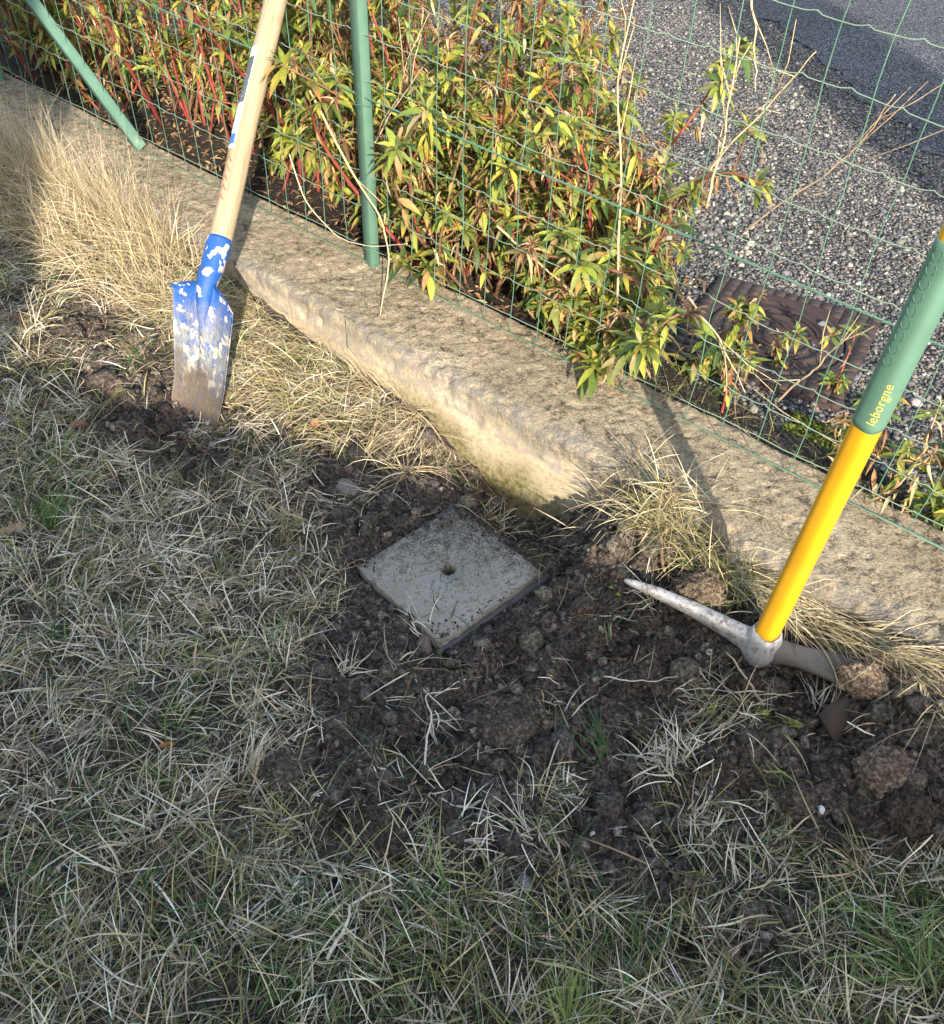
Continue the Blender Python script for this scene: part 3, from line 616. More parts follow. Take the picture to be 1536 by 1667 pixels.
def lawn():
    parts = []
    # tufts of leaning blades
    nt_ = 15000; x = rng.uniform(-2.6, 1.6, nt_); y = rng.uniform(.3, 4.6, nt_); s, u = su(x, y)
    px, py = topx(np.stack([x, y, np.zeros(nt_)], -1)); m = soilmask(x, y)
    keep = (u > .02) & (px > -120) & (px < 1660) & (py < 1800) & (rng.random(nt_) < np.where(m > 0, .07, 1.0))
    keep &= ~((px > 560) & (px < 900) & (py > 810) & (py < 1060))
    x, y, px, py = x[keep], y[keep], px[keep], py[keep]; nt_ = len(x)
    nb = rng.integers(7, 22, nt_); idx = np.repeat(np.arange(nt_), nb); n = len(idx)
    taz = rng.random(nt_) * 6.283; spread = rng.uniform(.5, 3.1, nt_)
    az = taz[idx] + (rng.random(n) - .5) * 2 * spread[idx]
    te = rng.uniform(.15, .95, nt_); e0 = te[idx] + (rng.random(n) - .5) * .6
    long = 1 + .35 * sstep(1250, 1600, py) + .5 * np.exp(-(((px - 1490) / 130)**2 + ((py - 1560) / 130)**2)) + .35 * np.exp(-(((px - 80) / 90)**2 + ((py - 800) / 90)**2))
    Lg = (rng.lognormal(math.log(.057), .45, n) * long[idx]).clip(.02, .15)
    rx = x[idx] + rng.normal(0, .019, n); ry = y[idx] + rng.normal(0, .019, n)
    P = np.stack([rx, ry, ground_z(rx, ry) - .004 + .012 * rng.random(n)], -1)
    tc = region_cols(x, y, nt_); bc = region_cols(rx, ry, n); mixf = (rng.random(n) < .6)[:, None]; col = np.where(mixf, tc[idx] * (.8 + .4 * rng.random((n, 1))), bc)
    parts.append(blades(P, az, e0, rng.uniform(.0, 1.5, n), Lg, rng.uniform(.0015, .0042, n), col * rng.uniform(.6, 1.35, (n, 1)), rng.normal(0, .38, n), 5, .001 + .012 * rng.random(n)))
    # flat thatch, shade low between the blades put into its dark tones
    n = 120000; x = rng.uniform(-2.6, 1.6, n); y = rng.uniform(.3, 4.4, n); s, u = su(x, y); m = soilmask(x, y)
    px, py = topx(np.stack([x, y, np.zeros(n)], -1))
    keep = (u > .02) & (px > -100) & (px < 1640) & (py < 1760) & (rng.random(n) < np.where(m > 0, .2, 1.0)) & ~((px > 590) & (px < 870) & (py > 830) & (py < 1000) & (rng.random(n) < .97))
    x, y = x[keep], y[keep]; n = len(x)
    P = np.stack([x, y, ground_z(x, y) + .002], -1)
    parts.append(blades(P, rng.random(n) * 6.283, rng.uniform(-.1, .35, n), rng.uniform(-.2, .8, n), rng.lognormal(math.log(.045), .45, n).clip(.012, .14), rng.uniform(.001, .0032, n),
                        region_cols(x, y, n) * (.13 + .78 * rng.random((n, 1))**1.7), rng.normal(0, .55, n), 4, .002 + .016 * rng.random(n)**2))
    V = np.concatenate([p[0] for p in parts]); o = 0; F = []; C = np.concatenate([p[2] for p in parts])
    for p in parts: F.append(p[1] + o); o += len(p[0])
    tag(mk('lawn_grass', V, np.concatenate(F), M['grass'], C, True), 'frost bleached straw and green lawn grass covering the ground before the wall', 'grass', kind='stuff')
lawn()
def tall_straw():
    parts = []
    def stand(n, s0, s1, u0, u1, L0, L1, e_lo, e_hi, pal, wts, azc, azs, bend=(.1, .9), W=(.0014, .0034), z=None):
        s = rng.uniform(s0, s1, n); u = u0 + (u1 - u0) * rng.random(n); x, y = xy(s, u); clump = fbm(x * 11, y * 11, sd=13)
        k = rng.random(n) < sstep(.3, .6, clump) + .15; x, y, s = x[k], y[k], s[k]; m = len(x)
        zz = ground_z(x, y) if z is None else np.full(m, z)
        P = np.stack([x, y, zz - .005], -1)
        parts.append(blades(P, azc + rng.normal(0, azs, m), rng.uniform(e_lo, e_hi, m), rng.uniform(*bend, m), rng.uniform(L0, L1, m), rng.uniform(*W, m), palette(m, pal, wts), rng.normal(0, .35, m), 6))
    wt = [3, 3, 3, 1.4, .6]; aN = math.atan2(N[1], N[0])
    stand(6000, -1.75, -.42, .02, .30, .07, .23, .45, 1.5, STRAW + OLIVE[:2], wt + [.3, .4], aN, 1.7, (.0, 1.4), (.0018, .0042))                 # standing dry grass by the left of the wall
    stand(1500, -1.75, -.6, .0, .12, .2, .36, 1.0, 1.5, STRAW, wt, aN, 1.5, (.05, .5), (.001, .002))
    stand(1800, -2.9, -1.7, .02, .25, .12, .26, .7, 1.5, PALE, [2, 3, 3, 1, 2], aN, 1.5)
    stand(4200, -.55, .5, .01, .26, .07, .19, .2, 1.1, STRAW + OLIVE, [3, 3, 2, 2, 1, 1.2, 1, 1, 1], aN, 1.0, (.5, 1.6))
    stand(420, .25, .62, .015, .09, .10, .20, .0, .6, STRAW, wt, aN + .5, .5, (.2, 1.2))
    stand(700, 1.05, 1.38, .0, .10, .06, .15, .1, 1.3, STRAW, wt, aN, 1.4, (.3, 1.6))           # dry clump on the wall's edge
    stand(260, 1.10, 1.34, -.07, .0, .07, .16, .2, 1.2, STRAW, wt, aN, 1.6, (.2, 1.4), z=.148)
    stand(1300, 1.38, 1.86, .0, .09, .07, .20, .15, .9, STRAW + OLIVE[:2], [3, 3, 3, 1.4, .6, .7, .7], math.atan2(D[1], D[0]) - .1, .45, (.4, 1.3))
    stand(800, 1.2, 1.5, .02, .12, .06, .16, .5, 1.4, OLIVE + STRAW[:2], [2, 2, 2, 2, 2, 1], aN, 1.2)
    stand(700, 1.8, 2.6, .0, .14, .1, .22, .1, .9, STRAW, wt, math.atan2(D[1], D[0]) - .3, .7, (.4, 1.3))
    V = np.concatenate([p[0] for p in parts]); o = 0; F = []; C = np.concatenate([p[2] for p in parts])
    for p in parts: F.append(p[1] + o); o += len(p[0])
    tag(mk('tall_dry_grass', V, np.concatenate(F), M['grass'], C, True), 'long straw coloured grass standing and drooping along the foot of the concrete wall', 'grass', kind='stuff')
tall_straw()
def moss():
    n = 26000; s = rng.uniform(.45, 2.6, n); u = rng.uniform(-.62, -.335, n); x, y = xy(s, u)
    f = fbm(x * 8, y * 8, sd=61) + .25 * sstep(-.6, -.36, u); k = f > .53; x, y, u = x[k], y[k], u[k]; m = len(x)
    P = np.stack([x, y, yard_z(x, y) + .012 * fbm(x * 20, y * 20, sd=5)], -1)
    V, F, C = pebbles(P, rng.uniform(.006, .016, m), palette(m, [(.05, .07, .012), (.10, .125, .02), (.15, .165, .03), (.03, .035, .012)], [3, 3, 1.2, 2]), .8, .35)
    tag(mk('moss', V, F, M['moss'], C, False), 'green moss cushions along the back foot of the wall', 'moss', kind='stuff')
    n = 1500; s = rng.uniform(.6, 2.6, n); u = rng.uniform(-.55, -.33, n); x, y = xy(s, u)
    V, F, C = blades(np.stack([x, y, yard_z(x, y)], -1), rng.random(n) * 6.28, rng.uniform(.2, 1.3, n), rng.uniform(.2, 1.4, n), rng.uniform(.03, .11, n), rng.uniform(.001, .0025, n), palette(n, OLIVE + STRAW[1:4], [2, 2, 3, 2, 1, 1, 2]), rng.normal(0, .6, n), 5)
    tag(mk('verge_grass', V, F, M['grass'], C, True), 'thin olive grass growing behind the wall by the moss', 'grass', kind='stuff')
moss()

# ------------------------------------------------------------------ shrubs
def leaves(P, dr, Lg, W, col, tip=None, droop=None, fold=.25, up=None, curl=None):
    """lance shaped leaves, folded along the midrib"""
    n = len(P); t = np.array([0, .18, .42, .7, 1.0]); wd = np.array([.10, .62, 1.0, .72, .03])
    dr = dr / (np.linalg.norm(dr, axis=1)[:, None] + 1e-9)
    up = np.broadcast_to([0, 0, 1.0], (n, 3)) + (rng.random((n, 3)) - .5) * .7 if up is None else up
    sd = np.cross(dr, up); sd /= np.linalg.norm(sd, axis=1)[:, None] + 1e-9; nr = np.cross(sd, dr)
    droop = rng.uniform(.05, .5, n) if droop is None else droop
    mid = P[:, None] + dr[:, None] * (Lg[:, None] * t)[..., None] - nr[:, None] * (Lg[:, None] * droop[:, None] * t**2)[..., None]
    mid = mid - np.array([0, 0, 1]) * (Lg[:, None] * .12 * t**2)[..., None]
    off = sd[:, None] * (W[:, None] * .5 * wd)[..., None]; lift = nr[:, None] * (W[:, None] * .5 * wd * fold)[..., None]
    V = np.stack([mid - off + lift, mid, mid + off + lift], 2).reshape(n, 15, 3)
    q = np.array([(i * 3 + j, i * 3 + j + 1, i * 3 + j + 4, i * 3 + j + 3) for i in range(4) for j in range(2)])
    F = (q[None] + (np.arange(n) * 15)[:, None, None]).reshape(-1, 4)
    tip = col if tip is None else tip; k = (t**2)[None, :, None]; C = col[:, None] * (1 - k) + tip[:, None] * k
    C = np.repeat(C[:, :, None], 3, 2); C[:, :, 1] *= 1.12
    return V.reshape(-1, 3), F, np.clip(C.reshape(-1, 3), 0, .9)
LEAFC = [(.19, .245, .04), (.30, .325, .055), (.12, .18, .04), (.38, .355, .06), (.055, .10, .03), (.20, .23, .075)]
TIPC = [(.33, .33, .06), (.45, .32, .07), (.40, .17, .05), (.24, .26, .06)]
DRYC = [(.27, .16, .08), (.34, .225, .115), (.17, .095, .055), (.42, .31, .18), (.12, .07, .045)]
def rosette(c, ax, n, L0, tilt):
    ax = ax / np.linalg.norm(ax); a = np.cross(ax, [.3, .2, 1]); a /= np.linalg.norm(a); b = np.cross(ax, a)
    th = np.arange(n) * 2.4 + rng.random() * 6; k = np.linspace(0, 1, n)
    el = tilt * (1 - k) + 1.2 * k + rng.normal(0, .2, n) - .25
    dr = (np.cos(th) * np.cos(el))[:, None] * a + (np.sin(th) * np.cos(el))[:, None] * b + np.sin(el)[:, None] * ax
    return c - ax * (.02 * (1 - k))[:, None], dr, L0 * (1.05 - .45 * k) * rng.uniform(.8, 1.2, n)
def shrub(label, s, b, height, ncane, spread=.16, dry=.4, lean=(0, 0), leafL=.062, stemr=.0062, green=1.0, name='shrub', canec=None):
    b = b + (.10 if s < .2 and b < .3 else 0)
    bx_, by_ = xy(s, -.34 - b); base = np.array([bx_, by_, ZG]); t = thing(name, label, 'shrub' if name == 'shrub' else 'plant', tuple(base))
    st = MB(); LP, LD, LL, DP, DD, DL = [], [], [], [], [], []
    low = 6 if (name == 'shrub' and height > .6) else 0
    for i in range(ncane + low):
        p0 = np.array([rng.normal(0, spread * .5), rng.normal(0, spread * .5), -.01]); h = height * (rng.uniform(.45, 1.05) if i < ncane else rng.uniform(.12, .4))
        top = p0 + np.array([rng.normal(0, spread), rng.normal(0, spread), 0]) * (h / height + .2) * 1.1 + np.array([lean[0], lean[1], 0]) * h + np.array([0, 0, h])
        tt = np.linspace(0, 1, 10); bow = rng.normal(0, .07, 3); P = p0 + (top - p0) * tt[:, None] + np.sin(tt * np.pi)[:, None] * bow + np.array([0, 0, 1]) * (tt * (1 - tt) * .1 * h)[:, None]
        cc = np.array(canec[rng.integers(len(canec))] if canec else [(.19, .03, .028), (.24, .042, .034), (.12, .028, .022), (.15, .085, .05)][rng.integers(4)])
        colr = cc * (1 - tt[:, None] * .25) + np.array([.16, .13, .05]) * tt[:, None] * .25
        r = stemr * rng.uniform(.7, 1.25) * (1 - .55 * tt)
        V, F = tube(P, r, 7); st.add(V, F, np.vstack([np.repeat(colr, 7, 0), colr[:1], colr[-1:]]))
        ends = [(P[-1], P[-1] - P[-3])]
        for k in range(rng.integers(3, 7)):                      # side shoots
            q = rng.uniform(.42, .95); a = np.array([np.interp(q, tt, P[:, j]) for j in range(3)]); d = np.array([rng.normal(0, 1), rng.normal(0, 1), rng.uniform(.2, 1.1)]); d /= np.linalg.norm(d)
            l = rng.uniform(.05, .15) * min(1, height); e = a + d * l + np.array([0, 0, .02]); m = (a + e) / 2 - np.array([0, 0, .012])
            V, F = tube(np.array([a, m, e]), [stemr * .5, stemr * .4, stemr * .25], 5); st.add(V, F, cc * .8 + np.array([.05, .05, .01])); ends.append((e, e - m))
        for (c, ax) in ends:
            dryend = rng.random() < dry * .6
            pp, dd, ll = rosette(c, ax + np.array([0, 0, .02]), rng.integers(10, 19), leafL * rng.uniform(.6, 1.25), rng.uniform(-.1, .5))
            (DP if dryend else LP).append(pp); (DD if dryend else LD).append(dd); (DL if dryend else LL).append(ll * (.6 if dryend else 1))
        nl = int(30 * green); q = rng.uniform(.14, .98, nl); pp = np.stack([np.interp(q, tt, P[:, j]) for j in range(3)], 1); th = rng.random(nl) * 6.28; el = rng.uniform(-.5, .6, nl)
        LP.append(pp); LD.append(np.stack([np.cos(th) * np.cos(el), np.sin(th) * np.cos(el), np.sin(el)], 1)); LL.append(leafL * rng.uniform(.6, 1.2, nl))
        nd_ = int(48 * dry); q = rng.uniform(.12, .9, nd_); pp = np.stack([np.interp(q, tt, P[:, j]) for j in range(3)], 1) + rng.normal(0, .02, (nd_, 3)); th = rng.random(nd_) * 6.28; el = rng.uniform(-1.4, .3, nd_)
        DP.append(pp); DD.append(np.stack([np.cos(th) * np.cos(el), np.sin(th) * np.cos(el), np.sin(el)], 1)); DL.append(rng.uniform(.02, .05, nd_))
    st.build('cane', M['stem'], t)
    P = np.concatenate(LP); n = len(P); c = palette(n, LEAFC, [3, 2.6, 2.4, 1.3, 3, 2], .2); tip = np.where((rng.random(n) < .3)[:, None], palette(n, TIPC, [2, 2, 2, 2]), c)
    old = (rng.random(n) < .07)[:, None]; c = np.where(old, palette(n, DRYC[:4], [1, 1, .3, 1]), c)
    L = np.concatenate(LL)
    V, F, C = leaves(P, np.concatenate(LD), L, L * rng.uniform(.24, .36, n), c, tip, fold=.3); mk('foliage', V, F, M['leaf'], C, True, t)
    P = np.concatenate(DP) if DP else np.zeros((0, 3))
    if len(P):
        n = len(P); L = np.concatenate(DL); V, F, C = leaves(P, np.concatenate(DD), L, L * rng.uniform(.14, .3, n), palette(n, DRYC, [3, 3, 2, 2, 1.5], .25), None, rng.uniform(.1, 1.1, n), .8); mk('withered_leaves', V, F, M['dryleaf'], C, True, t)
    return t
GR = dict()
shrub('broad leafy shrub at the very edge of the picture beyond the slanting brace', -2.85, .35, 1.15, 17, .24, .3)
shrub('dark shaded shrub at the far left end of the hedge, left of the slanting brace', -2.45, .25, 1.15, 15, .2, .2, leafL=.065)
shrub('leafy shrub with long red canes behind the slanting green brace', -2.0, .22, 1.2, 16, .2, .4)
shrub('brown and green shrub with withered tops just right of the slanting brace', -1.6, .28, 1.25, 18, .2, .7)
shrub('dense yellow green shrub directly behind the shovel handle', -1.15, .26, 1.2, 19, .19, .5)
shrub('tall shrub with clustered red canes between the shovel handle and the fence post', -.70, .24, 1.15, 20, .19, .4)
shrub('glossy yellow green shrub close behind the upright green fence post', -.30, .24, 1.1, 19, .18, .4)
shrub('bushy shrub with red bases just right of the upright fence post', .02, .20, .92, 19, .17, .5)
shrub('shrub of broad pale rosettes in the middle of the fence panel', .28, .26, .80, 18, .16, .5)
shrub('lower shrub with rust brown withered twigs at the right end of the hedge', .50, .42, .72, 17, .16, .95)
shrub('low sprawling shrub with bright rosettes leaning over the wall at the hedge end', .66, .10, .40, 12, .13, .5, leafL=.068)
shrub('low leafy shoots beside the iron cover, last of the hedge', .80, .16, .30, 5, .09, .5)
shrub('back row shrub with dry brown tops behind the middle of the hedge', -.05, .62, .95, 16, .22, .8)
shrub('back row shrub with pale dry stalks behind the shovel', -1.3, .7, 1.15, 16, .24, .6)
shrub('back row shrub of tangled canes behind the fence post', -.62, .68, 1.1, 16, .22, .6)
RED = [(.30, .06, .05)]; TAN = [(.42, .33, .20), (.34, .25, .15)]
shrub('single red stem with drooping wilted leaves over the iron cover', 1.13, .08, .30, 1, .02, .8, (.12, .0), .05, .004, .7, 'seedling', RED)
shrub('small green sprig growing at the edge of the iron cover frame', 1.18, .42, .22, 2, .05, .2, (.05, 0), .04, .003, .6, 'seedling', RED)
shrub('dry forked stalk with a leafy tip left of the green pick sleeve', 1.42, .10, .36, 3, .05, .9, (.22, .02), .045, .004, .3, 'seedling', TAN)
shrub('leafy green seedling growing right of the pick handle beyond the wall', 1.72, .06, .22, 3, .05, .2, (.05, 0), .06, .004, 1.0, 'seedling', RED)
sbd = np.arange(-3.6, 2.7, .03); ubd = -np.arange(.331, 1.25, .03); S, U = np.meshgrid(sbd, ubd, indexing='ij'); U = U * (1 - .16 * sstep(.2, .95, S)) + (U < -.5) * (fbm(S * 4, U * 4, sd=17) - .5) * .2
U = np.where(S > .35, -.331 + (U + .331) * (1 - .72 * sstep(.35, .95, S)), U); bx2, by2 = xy(S, U)
bz = yard_z(bx2, by2) + .007 + .02 * fbm(S * 14, U * 14, sd=33, o=4)
tag(mk('planting_bed', np.stack([bx2, by2, bz], -1), grid_faces(len(sbd), len(ubd)), M['soil'], np.full((S.size, 3), .45), True), None, None, kind='structure')  # soil strip, shade under the hedge put into its low tint
def litter():
    n = 3600; s = rng.uniform(-2.6, .72, n); u = rng.uniform(-1.0, -.34, n); x, y = xy(s, u); th = rng.random(n) * 6.28
    V, F, C = leaves(np.stack([x, y, yard_z(x, y) + .010 + .02 * rng.random(n)], -1), np.stack([np.cos(th), np.sin(th), rng.normal(0, .3, n)], 1), rng.uniform(.02, .055, n), rng.uniform(.006, .014, n), palette(n, DRYC, [2, 2, 3, 1, 3]), None, None, .6)
    tag(mk('leaf_litter', V, F, M['dryleaf'], C, True), 'brown fallen leaf litter under the hedge behind the fence', 'leaf litter', kind='stuff')
litter()
# pale dead stalks
def stalk(label, pts, r=.0022, col=(.50, .40, .24), twigs=0, name='dry_stalk'):
    P = np.array(pts, float); n = 26; t = np.linspace(0, 1, len(P)); tt = np.linspace(0, 1, n)
    Q = np.stack([np.interp(tt, t, P[:, i]) for i in range(3)], 1)
    for _ in range(4): Q[1:-1] = (Q[:-2] + 2 * Q[1:-1] + Q[2:]) / 4
    Q = Q + np.stack([(fbm(tt * 5 + i * 9, tt * 0 + r * 999, sd=3) - .5) * .012 for i in range(3)], 1)
    b = Q[0].copy(); mb = MB(); V, F = tube(Q - b, r * (1.2 - .7 * tt), 6); mb.add(V, F, np.array(col))
    for k in range(twigs):
        a = Q[int(n * (.3 + .65 * k / max(1, twigs)))] - b; d = (Q[-1] - Q[0]); d = d / np.linalg.norm(d) + rng.normal(0, .55, 3); l = rng.uniform(.05, .16)
        V, F = tube([a, a + d * l * .5 + rng.normal(0, .006, 3), a + d * l + rng.normal(0, .01, 3)], [r * .6, r * .5, r * .25], 5); mb.add(V, F, np.array(col) * rng.uniform(.8, 1.15))
    o = mb.build(name, M['stem'], None); o.location = b; tag(o, label, 'stalk'); return o
def bp(px, py, b):                                              # point b metres behind the wall's fence line on a sight line
    d = FWD + (px - 768) / FPX * np.array([1, 0, 0]) + (833.5 - py) / FPX * UPV; C = np.array([0, 0, H]); a = A0 - N * b
    return C + d * (((a - C) @ N) / (d @ N))
stalk('tall pale stalk rising at the right end of the hedge with thin side twigs', [bp(1150, 340, .25), bp(1180, 210, .25), bp(1205, 60, .27)], .0026, twigs=7)
stalk('long pale twig slanting up and right from the hedge end across the gravel', [bp(1150, 280, .2), bp(1255, 165, .2), bp(1330, 85, .2)], .0022, twigs=3)
stalk('dark jointed twig slanting over the open gravel above the iron cover', [bp(1205, 380, .12), bp(1320, 300, .12), bp(1395, 240, .12), bp(1460, 155, .12)], .002, (.33, .25, .16), 5)
stalk('straw stem hanging over the top of the gravel near the asphalt', [bp(1222, -20, .1), bp(1228, 60, .1), bp(1232, 150, .1)], .002, twigs=1)
stalk('pale twig forking from the hedge towards the middle of the fence', [bp(590, 280, .03), bp(630, 190, .03), bp(690, 110, .03)], .0022, (.45, .36, .25), 6)
stalk('upright tan stem at the right side of the hedge by the withered twigs', [bp(1005, 520, .15), bp(1010, 300, .15), bp(1005, 120, .15), bp(1035, -10, .15)], .0028, twigs=4)
stalk('straight dead cane leaning left to right low in the hedge', [bp(810, 370, .05), bp(880, 430, .05), bp(935, 480, .05)], .003, (.44, .36, .22))
stalk('long bent bramble stem arching over the wall below the fence post', [bp(505, 150, -.02), bp(575, 285, -.04), bp(622, 355, -.06), bp(636, 420, -.08), bp(615, 535, -.20)], .0032, (.48, .38, .23), 1)
stalk('thin curved straw sagging across the foot of the fence post', [bp(470, 250, .0), bp(500, 335, -.02), bp(545, 385, -.03), bp(600, 402, -.04), bp(665, 398, -.03)], .0018, (.58, .50, .36))
stalk('thin forked dry stalk crossing the iron cover from lower left', [bp(1120, 485, .06), bp(1175, 560, .06), bp(1215, 640, .06)], .0022, (.48, .38, .24), 5)
stalk('jointed dry stem crossing the right side of the iron cover', [bp(1265, 655, .05), bp(1335, 590, .05), bp(1400, 530, .05)], .0025, (.34, .27, .17), 4)

# ------------------------------------------------------------------ shovel
def basis(o, loc, zax, xax):
    z = Vector(zax).normalized(); x = Vector(xax); x = (x - z * x.dot(z)).normalized(); y = z.cross(x)
    m = Matrix((x, y, z)).transposed().to_4x4(); m.translation = Vector(loc); return m
def shovel():
    tip = Vector((-.724, 1.985, .03)); sh = Vector((-.671, 2.10, .335)); top = Vector((-.530, 2.66, .800))
    t = thing('shovel', 'blue shovel with pale wooden handle stuck in the soil and leaning on the fence', 'shovel', tuple(tip))
    ax = (sh - tip).normalized(); wdir = Vector((.83, -.56, 0))
    Mb = basis(None, tip, ax, wdir)                               # local x: width, z: up the blade, y: away behind
    nu, nv = 61, 41; V = np.zeros((nu, nv, 3)); zz = np.linspace(-.07, .335, nu)
    for i, z in enumerate(zz):
        hw = .088 + .018 * sstep(.0, .33, z)
        hw *= math.sqrt(max(.0, 1 - max(0, (.02 - z) / .095)**2)) if z < .02 else 1
        for j, q in enumerate(np.linspace(-1, 1, nv)):
            x = q * hw; y = -.020 * abs(q)**2.2                    # edges dished forward
            rib = math.exp(-(x / .019)**2) * .024 * sstep(.06, .26, z); y -= rib
            y -= .010 * sstep(.08, .0, z) ; y += .012 * math.exp(-((x + .030) / .007)**2) * sstep(.05, .2, z) * 1.1
            zt = z - (.045 * abs(q)**1.5 - .008) * sstep(.24, .335, z) * (1 if q > 0 else .55)
            if z > .318: y -= .012 * sstep(.318, .335, z) * (abs(q) > .25)     # rolled tread
            V[i, j] = (x, y, zt)
    F = grid_faces(nu, nv); mb = MB(); back = V + np.array([0, .004, 0]); n = nu * nv
    rim = list(range(nv)) + [i * nv + nv - 1 for i in range(1, nu)] + [(nu - 1) * nv + j for j in range(nv - 2, -1, -1)] + [i * nv for i in range(nu - 2, 0, -1)]
    rim = np.array(rim); r2 = np.roll(rim, -1)
    mb.add(np.vstack([V.reshape(-1, 3), back.reshape(-1, 3)]), [F[:, ::-1], F + n, np.stack([rim, r2, r2 + n, rim + n], 1)])
    bl = mb.build('blade', M['blade'], t); bl.matrix_local = Matrix.Translation(-tip) @ Mb
    # socket bends from the blade into the handle's direction
    hd = (top - sh).normalized(); inv = Mb.inverted()
    pts = [Vector(Mb @ Vector((0, -.014, .20))), Vector(Mb @ Vector((0, -.016, .27))), sh - Vector(Mb.col[1][:3]) * .012, sh + hd * .06, sh + hd * .10, sh + hd * .125]
    n = 18; tt = np.linspace(0, 1, len(pts)); q = np.linspace(0, 1, n); P = np.stack([np.interp(q, tt, [p[i] for p in pts]) for i in range(3)], 1)
    for _ in range(3): P[1:-1] = (P[:-2] + 2 * P[1:-1] + P[2:]) / 4
    Pl = np.array([inv @ Vector(p) for p in P]); r = np.interp(q, [0, .25, .45, .7, 1], [.006, .019, .0275, .0315, .0320])
    V, F = tube(Pl, r, 20, ref=(0, 1, 0)); mb = MB(); mb.add(V, F); so_ = mb.build('socket', M['blade'], t); so_.matrix_local = Matrix.Translation(-tip) @ Mb
    h0 = sh + hd * .115; Lh = (top - h0).length + .17
    Mh = basis(None, h0, hd, wdir); hm = Matrix.Translation(-tip) @ Mh
    z = np.linspace(0, Lh, 40); Pz = np.c_[(fbm(z * 3, z * 0, sd=9) - .5) * .008, (fbm(z * 3, z * 0 + 5, sd=9) - .5) * .008, z]
    rr = np.where(z > Lh - .02, .0285 - (z - Lh + .02) * .5, .0292)
    V, F = tube(Pz, rr, 24); mb = MB(); mb.add(V, F); hn = mb.build('handle', M['wood'], t); hn.matrix_local = hm
    # printed marks wrapped round the handle: angle 0 = local +x (right), -90 deg faces the lawn
    def wrap(mb, a0, a1, z0, z1, rad=.0300, nseg=8, nz=10):
        a = np.linspace(a0, a1, nseg); zs = np.linspace(z0, z1, nz); A, Z = np.meshgrid(a, zs, indexing='ij')
        ox = np.interp(Z, z, Pz[:, 0]); oy = np.interp(Z, z, Pz[:, 1])
        mb.add(np.stack([ox + np.cos(A) * rad, oy + np.sin(A) * rad, Z], -1), grid_faces(nseg, nz))
    a0, a1 = R(-136), R(-82); za, zb = .245, .53
    mb = MB(); wrap(mb, a0, a1, za, zb, .0299, 10, 30); lb = mb.build('sticker', M['white'], hn)
    mb = MB(); wrap(mb, a0 + .08, a1 - .06, .37, .50, .0303, 8, 14); mb.build('dark_print', M['darkprint'], lb)
    mb = MB(); wrap(mb, a0 + .08, a1 - .12, .256, .285, .0303, 8, 5); mb.build('blue_print', M['blueprint'], lb)
    mb = MB()
    for k in range(5):                                            # faded red chevrons
        zc = .10 + k * .026
        for sgn in (0, 1):
            aa = np.linspace(R(-128), R(-104), 6) if sgn == 0 else np.linspace(R(-104), R(-80), 6); zz_ = zc + (np.linspace(0, .016, 6) if sgn == 0 else np.linspace(.016, 0, 6))
            rad = .0298; ox = np.interp(zz_, z, Pz[:, 0]); oy = np.interp(zz_, z, Pz[:, 1])
            lo = np.stack([ox + np.cos(aa) * rad, oy + np.sin(aa) * rad, zz_], -1); hi = lo + np.array([0, 0, .006]); mb.add(np.vstack([lo, hi]), np.array([(i, i + 1, i + 7, i + 6) for i in range(5)]))
    mb.build('red_print', M['redprint'], hn)
    mb = MB()
    zs = so_
    return t
shovel()

